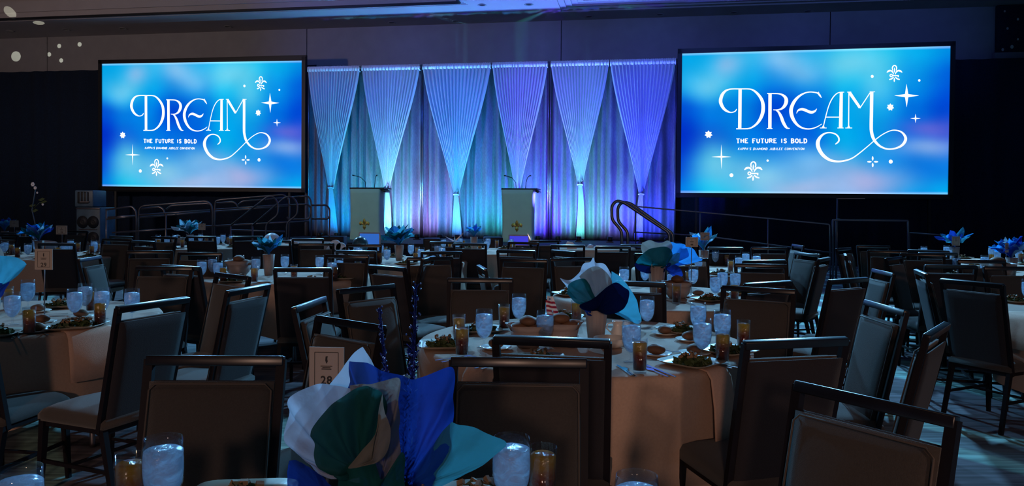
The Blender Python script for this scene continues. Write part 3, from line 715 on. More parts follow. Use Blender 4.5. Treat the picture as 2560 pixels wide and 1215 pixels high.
# ------------------------------------------------------------------ podiums
def podium(pxl, pxr, ptop, pbot, bxl, bxr, d, label):
    tl = wl(onwall(pxl, ptop, d)); tr = wl(onwall(pxr, ptop, d)); bl = wl(onwall(bxl, pbot, d)); br = wl(onwall(bxr, pbot, d))
    sc = (tl[0] + tr[0]) / 2; wt = (tr[0] - tl[0]) / 2; wb_ = (br[0] - bl[0]) / 2; zt_ = tl[2]; zb = ZS
    root = empty('podium', W(sc, d, ZS), YAW); tag(root, label, 'podium', 'white fabric-covered podiums')
    h = zt_ - ZS; dp = .5
    # cover: lofted with slight flare and rounded corners; local x along wall, -y towards seats
    vs = []; fs = []; rings = 12; N = 40
    def ring(t):
        hw = wb_ + (wt - wb_) * t + .012 * math.sin(PI * t) * -1; out = []
        for k in range(N):
            a = 2 * PI * k / N; ca, sa_ = math.cos(a), math.sin(a); e = .22
            x = math.copysign(abs(ca) ** e, ca) * hw; y = math.copysign(abs(sa_) ** e, sa_) * dp / 2
            fl = .02 * (1 - t) ** 6
            out.append(Vector((x * (1 + fl), y * (1 + fl), h * t + (.015 if t == 1 else 0))))
        return out
    for i in range(rings + 1): vs += ring(i / rings)
    for i in range(rings):
        for k in range(N): fs.append((i * N + k, i * N + (k + 1) % N, (i + 1) * N + (k + 1) % N, (i + 1) * N + k))
    fs.append(tuple(rings * N + k for k in range(N)))
    mb = MB(); mb.add(vs, fs, True); mb.build('fabric_cover', MT['podium'], root)
    mb = MB(); mb.box((.05, .08, h + .03), (wt * 2 + .1, .62, .045), Matrix.Rotation(.0, 3, 'X'), .012)
    mb.box((wt + .08, .0, h - .03), (.1, .4, .05), Matrix.Rotation(.5, 3, 'Y'), .01); mb.build('desk_top', MT['black_paint'], root)
    for sx in (-1, 1):
        g = MB(); g.tube([(sx * .12 + .05, .02, h + .05), (sx * .13 + .05, .03, h + .2), (sx * .2 + .03, -.08, h + .32), (sx * .3, -.2, h + .36)], .009, 6); g.tube([(sx * .3, -.2, h + .36), (sx * .33, -.24, h + .365)], .017, 8)
        g.build('gooseneck_microphone', MT['black_paint'], root)
    # gold fleur emblem on the front, a thin raised badge
    yb = -dp / 2 - .006; zc = h * .31
    sh = .155
    def petal(mb_, pts):
        n_ = len(pts); c = Vector((sum(p[0] for p in pts) / n_, 0, sum(p[1] for p in pts) / n_))
        f1 = [Vector((p[0] * sh, yb - .004, zc + p[1] * sh)) for p in pts]; b1 = [Vector((p[0] * sh, yb + .012, zc + p[1] * sh)) for p in pts]
        cc = Vector((c.x * sh, yb - .018, zc + c.z * sh))
        vs = [cc] + f1 + b1; fs = [(0, k + 1, (k + 1) % n_ + 1) for k in range(n_)] + [(k + 1, n_ + k + 1, n_ + (k + 1) % n_ + 1, (k + 1) % n_ + 1) for k in range(n_)]
        mb_.add(vs, fs)
    em = MB()
    petal(em, [(0, 1), (.2, .68), (.26, .38), (.14, 0), (-.14, 0), (-.26, .38), (-.2, .68)])
    for sx in (1, -1): petal(em, [(sx * .12, -.05), (sx * .25, .3), (sx * .5, .48), (sx * .8, .36), (sx * .92, .08), (sx * .74, -.22), (sx * .55, -.12), (sx * .5, .1), (sx * .38, -.02), (sx * .26, -.2)][::sx])
    petal(em, [(-.34, -.02), (.34, -.02), (.34, -.16), (-.34, -.16)])
    petal(em, [(-.13, -.16), (.13, -.16), (.3, -.5), (0, -1), (-.3, -.5)])
    em.build('gold_fleur_emblem', MT['gold'], root)
    return root
podium(882, 958, 474, 586, 879, 954, 1.3, 'white covered podium with gold emblem on the left of stage')
podium(1257, 1337, 476, 590, 1259, 1334, 1.3, 'white covered podium with gold emblem near the middle of stage')
# confidence monitors on the floor in front of the stage
MT['mon_blue'] = emis('monitor_glow_blue', lin((45, 100, 190)), 1.0); MT['mon_violet'] = emis('monitor_glow_violet', lin((60, 60, 215)), 1.0)
for (x0, x1, y0, y1, mm, lb) in ((899, 947, 584, 608, 'mon_blue', 'flat monitor glowing pale blue below the left podium'), (1274, 1320, 590, 608, 'mon_violet', 'flat monitor glowing violet blue below the middle podium')):
    d = 3.6; a = wl(onwall(x0, y0, d)); b2 = wl(onwall(x1, y1, d)); cx_ = (a[0] + b2[0]) / 2; ww = b2[0] - a[0]; hh = a[2] - b2[2] + .04
    root = empty('confidence_monitor', W(cx_, d, 0), YAW); tag(root, lb, 'monitor', 'monitors on the floor before the stage')
    MB().box((0, .05, a[2] - hh / 2), (ww + .06, .06, hh + .06), None, .01).build('housing', MT['white'], root)
    MB().box((0, .018, a[2] - hh / 2), (ww, .008, hh)).build('lit_panel', MT[mm], root)
    MB().box((0, .1, (a[2] - hh) / 2), (.08, .06, a[2] - hh + .02)).build('stand', MT['black_paint'], root)
    MB().box((0, .1, .012), (.45, .35, .024)).build('base_plate', MT['black_paint'], root)
# black stage subwoofers / boxes at left of podium
def stagebox(x0, x1, y0, d, label):
    a = wl(onwall(x0, y0, d)); b2 = wl(onwall(x1, y0, d)); r = empty('subwoofer', W((a[0] + b2[0]) / 2, d, 0), YAW + .25); tag(r, label, 'speaker', 'black boxes in front of the stage')
    ww = b2[0] - a[0]; h = a[2]
    MB().box((0, 0, h / 2), (ww, .6, h), None, .02).build('cabinet', MT['black_paint'], r)
    MB().box((0, -.305, h / 2), (ww * .9, .015, h * .88), None, .004).build('grille', MT['speaker_dark'], r)
    for sx in (-1, 1): MB().tube([(sx * ww / 2, -.08, h * .6), (sx * (ww / 2 + .03), -.08, h * .6), (sx * (ww / 2 + .03), .08, h * .6), (sx * ww / 2, .08, h * .6)], .012, 6).build('handle', MT['rail'], r)
stagebox(808, 862, 590, 4.4, 'black speaker box on the floor left of the left podium')
stagebox(1060, 1100, 595, 4.0, 'black speaker box on the floor between the podiums')
stagebox(1210, 1255, 592, 4.0, 'black speaker box on the floor by the middle podium')

# ------------------------------------------------------------------ loudspeaker stack at left
d = 2.2
def cab(x0, x1, ytop, zbot, label, top):
    a = wl(onwall(x0, ytop, d)); b2 = wl(onwall(x1, ytop, d)); ww = b2[0] - a[0]; h = a[2] - zbot
    r = empty('loudspeaker', W((a[0] + b2[0]) / 2, d, zbot), YAW + (.12 if top else 0)); tag(r, label, 'speaker', 'loudspeaker stack by the left screen')
    MB().box((0, 0, h / 2), (ww, .6, h), None, .025).build('cabinet', MT['speaker'], r)
    if top:
        MB().box((-.02, -.305, h * .55), (ww * .6, .03, h * .7), None, .02).build('horn_recess', MT['speaker_dark'], r)
        for sx in (-.16, .02, .18): MB().box((sx * ww, -.32, h * .6), (.03, .02, h * .6)).build('horn_fin', MT['speaker'], r)
        MB().box((.03, -.325, h * .3), (ww * .5, .02, .025)).build('badge_bar', MT['rail'], r)
    else:
        for zz in (.42, .72):
            for sx in (-.22, .22):
                MB().lathe([(0, .0), (.02, .0), (.04, .015), (.13, -.005), (.16, -.005), (.16, .01), (0, .01)], 20).build('woofer', MT['speaker_dark'], r, (sx * ww, -.312, zz * h), (PI / 2, 0, 0))
        for zz in (.3, .58): MB().box((0, -.31, zz * h), (ww * .75, .02, .02)).build('baffle_bar', MT['rail'], r)
        MB().box((0, -.302, h - .03), (ww, .02, .04), None, .005).build('top_trim', MT['rail'], r)
    return h
zl2 = onwall(210, 517, d).z
cab(211, 270, 518, 0, 'large grey bass loudspeaker on the floor by the left screen', False)
cab(206, 248, 476, zl2, 'smaller loudspeaker on top of the bass cabinet by the left screen', True)

# ------------------------------------------------------------------ handrails (tubes standing at real depths)
def smooth(pts, r=3):
    # round the corners of a pixel polyline
    out = [pts[0]]
    for i in range(1, len(pts) - 1):
        p0, p, p1 = [np.array(q, float) for q in pts[i - 1:i + 2]]
        rr = min(r, np.linalg.norm(p - p0) * .45, np.linalg.norm(p1 - p) * .45)
        a = p + (p0 - p) / np.linalg.norm(p0 - p) * rr; b2 = p + (p1 - p) / np.linalg.norm(p1 - p) * rr
        for t in (0, .33, .67, 1): out.append(tuple((1 - t) ** 2 * a + 2 * t * (1 - t) * p + t * t * b2))
    out.append(pts[-1]); return out
K = lambda lst: [(180 + x / 3.879, 460 + y / 3.879) for x, y in lst]
def rail(root, pts, d, r=.019, rad=5, name='rail_tube'):
    P = [onwall(x, y, d) for x, y in smooth(pts, rad)]
    for p in P: p.z = max(p.z, .02)
    return MB().tube(P, r, 8).build(name, MT['rail'], root)
DR = 4.6
def foot(x, d): # pixel y of the floor under x at distance d
    p = onwall(x, 560, d); return proj(Vector((p.x, p.y, .015)))[1]
rs = empty('ramp_handrail'); tag(rs, 'low left section of the dark ramp handrail beside the loudspeakers', 'handrail', 'ramp handrails left of the stage')
rail(rs, K([(330, 250), (580, 218), (618, 260), (625, 330)]) + [(341, foot(341, DR))], DR)
rail(rs, K([(330, 342), (620, 310)]), DR); rail(rs, K([(330, 325), (605, 308)]), DR - .25)
rail(rs, [(266, 525), (266, foot(266, DR))], DR)
rs = empty('ramp_handrail'); tag(rs, 'second section of the dark ramp handrail under the left screen', 'handrail', 'ramp handrails left of the stage')
rail(rs, [(345, foot(345, DR))] + K([(645, 330), (655, 235), (690, 212), (1300, 166), (1350, 200), (1362, 260)]) + [(532, foot(532, DR))], DR)
rail(rs, K([(655, 242), (850, 222), (890, 250), (900, 300)]), DR - .02); rail(rs, K([(915, 245), (960, 210), (1310, 188), (1340, 200)]), DR - .05)
rail(rs, K([(650, 302), (1335, 254)]), DR); rail(rs, K([(650, 325), (1335, 270)]), DR - .3)
rail(rs, K([(390, 472), (1010, 433)]), DR); rail(rs, [(415, 532), (415, foot(415, DR))], DR)
rs = empty('ramp_handrail'); tag(rs, 'third section of the dark ramp handrail, highest before the platform', 'handrail', 'ramp handrails left of the stage')
rail(rs, [(537, foot(537, DR))] + K([(1382, 260), (1392, 165), (1450, 152), (2050, 104), (2100, 140), (2108, 200)]) + [(723, foot(723, DR))], DR)
rail(rs, K([(1385, 190), (1560, 172), (1600, 200), (1608, 240)]), DR - .02); rail(rs, K([(1612, 205), (1650, 168), (2060, 135)]), DR - .05)
rail(rs, K([(1385, 250), (2100, 200)]), DR); rail(rs, K([(1385, 268), (2100, 215)]), DR - .3)
rail(rs, K([(1300, 412), (2300, 360)]), DR); rail(rs, K([(1540, 448), (2060, 462)]), DR)
rs = empty('platform_guardrail'); tag(rs, 'dark guardrail loops at the top of the ramp by the drapes', 'handrail')
rail(rs, K([(2110, 128), (2290, 117), (2318, 160), (2322, 210)]) + [(779, foot(779, DR))], DR)
rail(rs, K([(2108, 205), (2290, 196), (2318, 235), (2305, 325), (2280, 342), (2100, 342), (2085, 320)]), DR)
rail(rs, K([(2322, 205), (2470, 205), (2498, 240), (2500, 310), (2480, 338), (2322, 338)]), DR)
rail(rs, [(824, 541), (824, foot(824, DR))], DR)
rs = empty('stair_handrail'); tag(rs, 'pair of looping dark stair handrails left of the stage', 'handrail')
rail(rs, K([(1540, 402), (1900, 118), (1960, 125), (2000, 190), (1995, 300), (1880, 392)]) + [(665, foot(665, 5.2))], 5.2, rad=9)
rail(rs, K([(1750, 402), (2070, 125), (2140, 122), (2188, 190), (2182, 300), (2080, 380)]) + [(716, foot(716, 5.0))], 5.0, rad=9)
rail(rs, K([(1540, 402)]) + [(576, foot(576, 5.2))], 5.2); rail(rs, K([(1750, 402)]) + [(631, foot(631, 5.0))], 5.0)
rs = empty('stair_handrail'); tag(rs, 'pair of thick looping stair handrails right of the stage', 'handrail')
for q, (ox, oy, d) in enumerate(((0, 0, 4.6), (15, 4, 4.3))):
    pts = [(1675 + ox * .6, foot(1675, d)), (1673 + ox * .6, 582 + oy * .5), (1560 + ox, 506 + oy * .4), (1541 + ox * .9, 501 + oy), (1529 + ox, 515 + oy), (1530 + ox, 549 + oy), (1554 + ox, 577 + oy * .5), (1556 + ox, foot(1556, d))]
    rail(rs, pts, d, .033, 9)
rs = empty('ramp_handrail'); tag(rs, 'long thin dark handrail running right from the drapes under the right screen', 'handrail')
rail(rs, [(1589, foot(1589, 4)), (1589, 516), (1920, 546), (2074, 561), (2076, foot(2076, 4))], 4, .016); rail(rs, [(1585, 580), (1760, 590), (2078, 632)], 4, .014)
rail(rs, [(1920, 546), (1920, foot(1920, 4))], 4, .014); rail(rs, [(1750, 531), (1750, foot(1750, 4))], 4, .014)
rs = empty('platform_guardrail'); tag(rs, 'dark square guardrail with a lit top bar under the right screen', 'handrail')
rail(rs, [(2082, foot(2082, 3.6)), (2082, 550), (2270, 552), (2272, foot(2272, 3.6))], 3.6, .022, 2); rail(rs, [(2090, foot(2090, 3.3)), (2090, 549), (2100, 549)], 3.3, .022, 2)
rail(rs, [(2274, 582), (2420, 592)], 3.6, .012); rail(rs, [(2274, 582), (2274, foot(2274, 3.6))], 3.6, .012)
p = onwall(2094, 497, 3.0); sp_ = wl(p)
rs = empty('light_stand'); tag(rs, 'thin black stand rising in front of the right screen bottom edge', 'stand')
MB().tube([W(sp_[0], 3.0, .02), W(sp_[0], 3.0, sp_[2])], .018, 8).build('pole', MT['rail'], rs)
MB().bar(W(sp_[0] - .02, 3.0, sp_[2]), W(sp_[0] + .55, 3.0, sp_[2] + .01), .02, .02).build('cross_arm', MT['rail'], rs)
for k in range(3):
    a = 2.1 * k; MB().tube([W(sp_[0], 3.0, .35), W(sp_[0] + .4 * math.cos(a), 3.0 + .4 * math.sin(a), .015)], .01, 6).build('leg', MT['black_paint'], rs)
# tall floral stand at far left in front of the black drape
b_ = atY(95, 560, 19); s_, d_, z_ = wl(b_)
fs_ = empty('tall_flower_stand'); tag(fs_, 'tall thin dark stand with white blooms before the left black drape', 'flower stand')
base = Vector((b_.x, b_.y, 0)); q = lambda px, py: atY(px, py, 19)
MB().lathe([(0, 0), (.18, 0), (.17, .02), (.02, .05), (0, .05)], 16, tuple(base)).build('base', MT['black_paint'], fs_)
MB().tube([base + Vector((0, 0, .04)), q(88, 560), q(80, 525), q(86, 490), q(88, 475)], .014, 6).build('stem', MT['speaker'], fs_)
for (px, py, r) in ((82, 461, .05), (88, 470, .04), (93, 482, .025), (107, 511, .03)):
    mb = MB(); c = q(px, py)
    for k in range(6):
        a = k * PI / 3; mb.ball(c + Vector((math.cos(a) * r * .6, 0, math.sin(a) * r * .6)), r * .6, 6, (.8, .5, 1))
    mb.build('bloom', MT['balloon'], fs_)
for (px, py) in ((78, 528), (72, 515), (95, 500), (100, 506)):
    c = q(px, py); MB().add([c, c + Vector((.09, .03, .06)), c + Vector((.18, 0, .03)), c + Vector((.09, -.03, -.03))], [(0, 1, 2, 3)]).build('leaf', MT['green'], fs_)
MB().tube([q(80, 525), q(100, 506), q(107, 511)], .006, 5).build('side_stem', MT['green'], fs_)
# ------------------------------------------------------------------ tables
TT = .77
def tpos(px, Z, ty=None):
    """point on the floor under pixel column px at depth Z"""
    p = at(px, 700, .5); r = ray(px, 560); p = CAM + r * (Z / r.y); return p.x, p.y
TB = {  # key: (px of centre, depth, phrase, cloth seed)
 'T1': (805, 1.0, 'on the nearest table at the bottom edge'), 'T2': (1458, 4.08, 'on the table with the striped flag'),
 'T3': (20, 4.75, 'on the number 29 table at left edge'), 'T4': (1655, 6.15, 'on the table behind the flag table'),
 'T5': (712, 7.7, 'on the left-centre table with feathery teal tissue'), 'T6': (1770, 8.9, 'on the right table before the long handrail'),
 'T8': (1000, 9.9, 'on the table before the left podium'), 'T9': (1200, 12.2, 'on the table before the middle podium'),
 'T10': (490, 12.8, 'on the table before the ramp handrail'), 'T11': (125, 10.3, 'on the left table before the black drape'),
 'T12': (0, 13.6, 'on the far left corner table'), 'T13': (2430, 10.6, 'on the far right table before the black drape'),
 'T14': (2540, 8.3, 'on the right edge table with bright blue tissue'), 'TR': (2839, 5.3, 'on the right edge table with the folded cloth'),
 'T17': (735, 14.3, 'on the far table below the left podium steps'), 'T18': (1465, 13.6, 'on the far table before the violet drapes')}
TN = {'T1': 'the nearest table', 'T2': 'the flag table', 'T3': 'the number 29 table', 'T4': 'the table behind the flag', 'T5': 'the feathery teal centrepiece table',
      'T6': 'the table near the long handrail', 'T8': 'the table before the left podium', 'T9': 'the table before the middle podium', 'T10': 'the table by the ramp',
      'T11': 'the left table by the black drape', 'T12': 'the far left corner table', 'T13': 'the far right table', 'T14': 'the bright blue tissue table',
      'TR': 'the right edge table', 'T17': 'the far table with cloud props', 'T18': 'the far table before violet drapes'}
TP = {k: tpos(v[0], v[1]) for k, v in TB.items()}
TRAD = .915
def cloth_mesh(seed, near):
    rnd = random.Random(seed); n = 160 if near else 72; rows = 16 if near else 8
    ph = [rnd.uniform(0, 6.28) for _ in range(6)]
    mb = MB(); vs = []; fs = []
    rings = [(0.0, 0)] + [(.3, 0), (.6, 0), (.81, 0), (.855, 0), (.872, -.006), (.882, -.02)]
    idx = []
    def hem(a): return .30 + .05 * math.cos(4 * a + ph[0]) - .02 * math.sin(2 * a + ph[5])
    def fold(a): return math.sin(9 * a + ph[1] + 1.2 * math.sin(2 * a + ph[2])) * .6 + math.sin(5 * a + ph[3]) * .5 + .25 * math.sin(17 * a + ph[4])
    for (r, z) in rings:
        if r == 0: idx.append([len(vs)]); vs.append((0, 0, TT)); continue
        idx.append([len(vs) + k for k in range(n)])
        for k in range(n):
            a = 2 * PI * k / n; vs.append((r * math.cos(a), r * math.sin(a), TT + z + (.0012 * math.sin(7 * a + ph[1]) if r < .86 else 0)))
    for j in range(1, rows + 1):
        t = j / rows; idx.append([len(vs) + k for k in range(n)])
        for k in range(n):
            a = 2 * PI * k / n; z = TT - .02 + (hem(a) - TT + .02) * t
            r = .882 + .012 * t + fold(a) * (.004 + .042 * t ** 1.2)
            vs.append((r * math.cos(a), r * math.sin(a), z))
    for a, b_ in zip(idx, idx[1:]):
        for k in range(n):
            k2 = (k + 1) % n
            if len(a) == 1: fs.append((a[0], b_[k], b_[k2]))
            else: fs.append((a[k], b_[k], b_[k2], a[k2]))
    mb.add(vs, fs, True); return mb
tbl0 = empty('round_table')
MB().lathe([(0, .745), (.86, .745), (.866, .75), (.866, .76), (.86, .765), (0, .765)], 48).build('tabletop', MT['black_paint'], tbl0)
for sx in (-1, 1):
    for sy in (-1, 1): MB().tube([(sx * .42, sy * .35, .735), (sx * .42, sy * .45, .02), (sx * .42, sy * .45, .0)], .016, 8).build('leg', MT['rail'], tbl0)
for sx in (-1, 1): MB().tube([(sx * .42, -.4, .3), (sx * .42, .4, .3)], .012, 8).build('brace', MT['rail'], tbl0)
first = True; clothm = {}
for i, (k, (px, Z, phrase)) in enumerate(TB.items()):
    x, y = TP[k]
    o = tbl0 if first else dup(tbl0, (x, y, 0), .3 * i)
    o.location = (x, y, 0); o.rotation_euler = (0, 0, .3 * i); first = False
    tag(o, f'round folding table hidden under its cloth, {TN[k]}', 'table', 'round banquet tables')
    near = Z < 8
    ms = clothm.get(i % 3 if not near else k)
    if ms is None: ms = cloth_mesh(100 + i, near).mesh('tablecloth', MT['cloth']); clothm[i % 3 if not near else k] = ms
    c = bpy.data.objects.new('tablecloth', ms); COL.objects.link(c); c.location = (x, y, 0.0); c.rotation_euler = (0, 0, .7 * i)
    tag(c, f'peach cloth draped over {TN[k]}', 'tablecloth', 'peach round tablecloths')

# ------------------------------------------------------------------ chairs
CH = 1.005; RX = .211
RAKE = math.radians(12.5)
def make_chair():
    r = empty('banquet_chair')
    # y+ is the way the chair faces; back plane rises from the seat rear and leans back
    sy = -.2; zs = .44; topy = sy - (CH - zs) * math.tan(RAKE)
    ux = Vector((0, -math.sin(RAKE), math.cos(RAKE)))
    rot = Matrix.Rotation(RAKE, 3, 'X')
    def bp(x, h, dpt=0.0):  # point on the back plane at height h
        yy = sy - (h - zs) * math.tan(RAKE); return Vector((x, yy, h)) + Vector((0, math.cos(RAKE), math.sin(RAKE))) * dpt
    for sx in (-1, 1):
        mb = MB(); mb.bar(bp(sx * .198, .38), bp(sx * (RX - .001), CH - .012), .026, .034, (.024, .028), up=(1, 0, 0)).build('back_post', MT['chair_wood'], r)
    for sx in (-1, 1):
        mb = MB(); mb.bar((sx * .198, sy - .0, .43), (sx * .204, sy - .1, 0), .034, .028, (.024, .024), up=(1, 0, 0)); mb.build('leg', MT['chair_wood'], r)
        mb = MB(); mb.bar((sx * .196, .2, .41), (sx * .204, .225, 0), .034, .034, (.022, .022), up=(1, 0, 0)); mb.build('leg', MT['chair_wood'], r)
    c = (bp(0, CH - .017)); MB().box(c, (RX * 2 + .014, .03, .032), rot, .004).build('top_rail', MT['rail_wood'], r)
    zt2 = CH - .08; h = (zt2 - .38) / math.cos(RAKE); cc = bp(0, (zt2 + .38) / 2)
    def panel(name, m, dep, th, wt, wb_, bulge, hh):
        mb = MB(); nx, nz = 10, 12; vs = []; fs = []
        for side in (1, -1):
            for j in range(nz + 1):
                for i in range(nx + 1):
                    u = i / nx * 2 - 1; v = j / nz * 2 - 1
                    wd = (wb_ + (wt - wb_) * (v + 1) / 2) / 2
                    e = max(0, (1 - abs(u) ** 6) * (1 - abs(v) ** 8))
                    d = dep + side * (th / 2 * (.25 + .75 * e ** .5) + (bulge * (1 - v * v) * (1 - u * u) if side > 0 else 0))
                    vs.append(cc + rot @ Vector((u * wd, d, v * hh / 2)))
        o2 = (nx + 1) * (nz + 1)
        for j in range(nz):
            for i in range(nx):
                q = j * (nx + 1) + i; fs.append((q, q + nx + 1, q + nx + 2, q + 1)); fs.append((o2 + q, o2 + q + 1, o2 + q + nx + 2, o2 + q + nx + 1))
        bd = [i for i in range(nx + 1)] + [(j + 1) * (nx + 1) + nx for j in range(nz)] + [nz * (nx + 1) + nx - 1 - i for i in range(nx)] + [(nz - 1 - j) * (nx + 1) for j in range(nz - 1)]
        for a, b2 in zip(bd, bd[1:] + bd[:1]): fs.append((a, b2, b2 + o2, a + o2))
        mb.add(vs, fs, True); return mb.build(name, m, r)
    panel('back_cushion', MT['tan_fabric'], .016, .036, RX * 2 - .03, RX * 2 - .05, .012, h)
    panel('outside_back', MT['dark_fabric'], -.014, .022, RX * 2 - .022, RX * 2 - .044, .0, h + .006)
    wt = RX - .02; P = [cc + rot @ Vector((x, .034, z)) for x, z in ((-wt, -h / 2 + .02), (-wt, h / 2 - .008), (wt, h / 2 - .008), (wt, -h / 2 + .02))]
    MB().tube([P[0], P[1] - Vector((0, 0, .02)), P[1] + Vector((.02, 0, 0)), P[2] - Vector((.02, 0, 0)), P[2] - Vector((0, 0, .02)), P[3]], .0035, 5).build('piping', MT['piping'], r)
    # seat: soft cushion with rounded front
    mb = MB(); n = 12; vs = []; fs = []
    prof = [(-.5, .0), (-.5, .55), (-.46, .85), (-.3, 1.0), (0, 1.08), (.3, 1.0), (.44, .85), (.5, .55), (.5, .0)]
    for j in range(n + 1):
        v = j / n * 2 - 1; wsc = .455 if v < .8 else .455 * (1 - .06 * ((v - .8) / .2) ** 2)
        hsc = .068 * (1 - .35 * max(0, (abs(v) - .8) / .2) ** 2)
        for (u, hh) in prof: vs.append((u * wsc * .94, .0 + v * .235 + .005, .405 + hh * hsc))
    k = len(prof)
    for j in range(n):
        for i in range(k - 1): q = j * k + i; fs.append((q, q + k, q + k + 1, q + 1))
        fs.append((j * k + k - 1, (j + 1) * k + k - 1, (j + 1) * k, j * k))
    fs.append(tuple(range(k))); fs.append(tuple(n * k + k - 1 - i for i in range(k)))
    mb.add(vs, fs, True); mb.build('seat', MT['tan_fabric'], r)
    mb = MB(); mb.box((0, .0, .392), (.4, .44, .03)); mb.build('seat_frame', MT['chair_wood'], r)
    for sx in (-1, 1): MB().bar((sx * .199, .212, .2), (sx * .202, sy - .06, .2), .014, .018).build('side_stretcher', MT['chair_wood'], r)
    MB().bar((-.2, .02, .2), (.2, .02, .2), .014, .016).build('cross_stretcher', MT['chair_wood'], r)
    return r
chair0 = make_chair()
TOPY = -.2 - (CH - .44) * math.tan(RAKE)
CHAIRS = [  # (px, py of the middle of the top rail, table, yaw in degrees or None to face the table, note)
 (541, 888, 'T1', 181, 'tan padded chair facing the camera at left of tissue bouquet'), (1297, 893, 'T1', 178, 'tan padded chair facing the camera right of the blue tissue bouquet'),
 (2176, 990, 'T1', 124, 'tilted tan padded chair in the bottom right corner'), (875, 799, 'T1', 141, 'tan padded chair standing angled behind the 28 card'),
 (1378, 843, 'T2', -10, 'dark-backed chair directly in front of the flag table'), (2016, 842, 'T2', 14, 'dark-backed chair angled at right front of the flag table'),
 (2225, 770, 'T2', 89, 'chair turned sideways showing its lit cushion, right of the flag table'), (2305, 810, 'T2', 51, 'chair seen nearly edge-on behind the bottom right chair'),
 (1925, 726, 'T2', 150, 'tan padded chair facing the camera behind the flag table right side'), (905, 721, 'T2', 232, 'tan padded chair angled left of the flag table'),
 (775, 752, 'T2', -95, 'chair seen edge-on with a pale lit top rail behind the 28 card'), (1257, 707, 'T2', 180, 'tan padded chair facing camera at far side of the flag table'),
 (375, 752, 'T3', 68, 'large dark-backed chair at right of the number 29 table'), (-125, 762, 'T3', -8, 'chair cut off by the left picture edge'),
 (616, 712, 'T3', 77, 'dark chair with lit rail, angled beside the number 29 table'), (587, 688, 'T3', 140, 'olive padded chair behind the lit-rail chair'),
 (316, 675, 'T3', 180, 'brown padded chair at the far side of the number 29 table'),
 (450, 664, 'T5', -27, None), (757, 669, 'T5', 4, None), (588, 628, 'T5', 180, None), (839, 632, 'T5', 172, None), (396, 629, 'T5', 195, None),
 (978, 658, 'T8', -40, None), (1040, 642, 'T8', 200, None), (1104, 628, 'T8', 12, None), (1097, 646, 'T8', 82, None), (890, 626, 'T8', -6, None), (791, 608, 'T8', 190, None), (942, 607, 'T8', 176, None),
 (1204, 662, 'T9', -80, None), (1290, 625, 'T9', -14, None), (1312, 650, 'T9', 168, None), (1365, 602, 'T9', 197, None), (1309, 605, 'T9', 160, None), (1115, 605, 'T9', 0, None), (1168, 607, 'T9', -8, None),
 (153, 606, 'T11', 0, None), (240, 641, 'T11', -84, None), (275, 597, 'T11', 172, None), (20, 586, 'T11', 160, None), (192, 577, 'T12', 170, None), (40, 580, 'T12', 10, None),
 (303, 590, 'T10', -20, None), (357, 602, 'T10', -28, None), (507, 590, 'T10', 0, None), (616, 590, 'T10', 20, None), (410, 592, 'T10', 165, None),
 (1590, 694, 'T4', -20, None), (1912, 702, 'T4', 30, None), (2112, 691, 'T4', 32, None), (2098, 675, 'T4', 84, None), (1465, 650, 'T4', 200, None), (1714, 645, 'T4', 180, None), (1932, 664, 'T4', 172, None),
 (1408, 626, 'T18', -58, None), (1576, 612, 'T18', 18, None), (1515, 613, 'T18', 2, None), (1440, 612, 'T18', -5, None),
 (1802, 624, 'T6', 0, None), (1921, 618, 'T6', 176, None), (1928, 648, 'T6', 12, None), (1994, 632, 'T6', 105, None), (1996, 612, 'T6', 88, None), (2042, 643, 'T6', 55, None), (1650, 632, 'T6', -30, None),
 (2113, 620, 'T13', -135, None), (2248, 625, 'T13', 165, None), (2190, 614, 'T13', 178, None), (2450, 636, 'T13', 0, None), (2320, 628, 'T13', -30, None),
 (2216, 643, 'T14', -135, None), (2165, 637, 'T14', -112, None), (2275, 634, 'T14', 160, None), (2365, 657, 'T14', -5, None), (2452, 650, 'T14', 175, None),
 (2441, 701, 'TR', -64, 'large dark-backed chair angled near the right picture edge'), (2302, 678, 'TR', -108, 'chair seen edge-on with lit seat left of the big right edge chair'), (2533, 668, 'TR', 178, None),
 (690, 600, 'T17', -15, None), (770, 596, 'T17', 15, None),
]
CP = []
for (px, py, tk, yaw, note) in CHAIRS:
    p = at(px, py, CH); a = math.radians(yaw); off = Matrix.Rotation(a, 3, 'Z') @ Vector((0, TOPY, 0))
    CP.append([p.x - off.x, p.y - off.y, 0.15 if note and p.y < 4.2 else 1.0])
for it in range(60):       # nobody's chair stands in a table or in another chair
    for i, c in enumerate(CP):
        mx_ = my_ = 0.0
        for k, t in TP.items():
            dx, dy = c[0] - t[0], c[1] - t[1]; d = math.hypot(dx, dy); lim = .86 if c[2] < 1 else 0.92
            if d < lim: mx_ += dx / d * (lim - d); my_ += dy / d * (lim - d)
        for j, e in enumerate(CP):
            if j == i: continue
            dx, dy = c[0] - e[0], c[1] - e[1]; d = math.hypot(dx, dy)
            if d < .56: mx_ += dx / max(d, .01) * (.56 - d) * .5; my_ += dy / max(d, .01) * (.56 - d) * .5
        L = math.hypot(c[0], c[1]); rx_, ry_ = c[0] / L, c[1] / L; al = mx_ * rx_ + my_ * ry_
        lat = (mx_ - al * rx_, my_ - al * ry_)
        c[0] += (al * rx_ + lat[0] * .5) * c[2] * .5; c[1] += (al * ry_ + lat[1] * .5) * c[2] * .5
first = True
for (px, py, tk, yaw, note), (cx_, cy_, _) in zip(CHAIRS, CP):
    a = math.radians(yaw)
    o = chair0 if first else dup(chair0)
    first = False; o.location = (cx_, cy_, 0); o.rotation_euler = (0, 0, a)
    if note: tag(o, note, 'chair', 'banquet chairs around ' + TN[tk])
    else:
        front = 90 < yaw % 360 < 270
        queue(o, 'chair facing the camera' if front else 'dark-backed chair', 'at ' + TN[tk], 'chair', 'banquet chairs around ' + TN[tk])

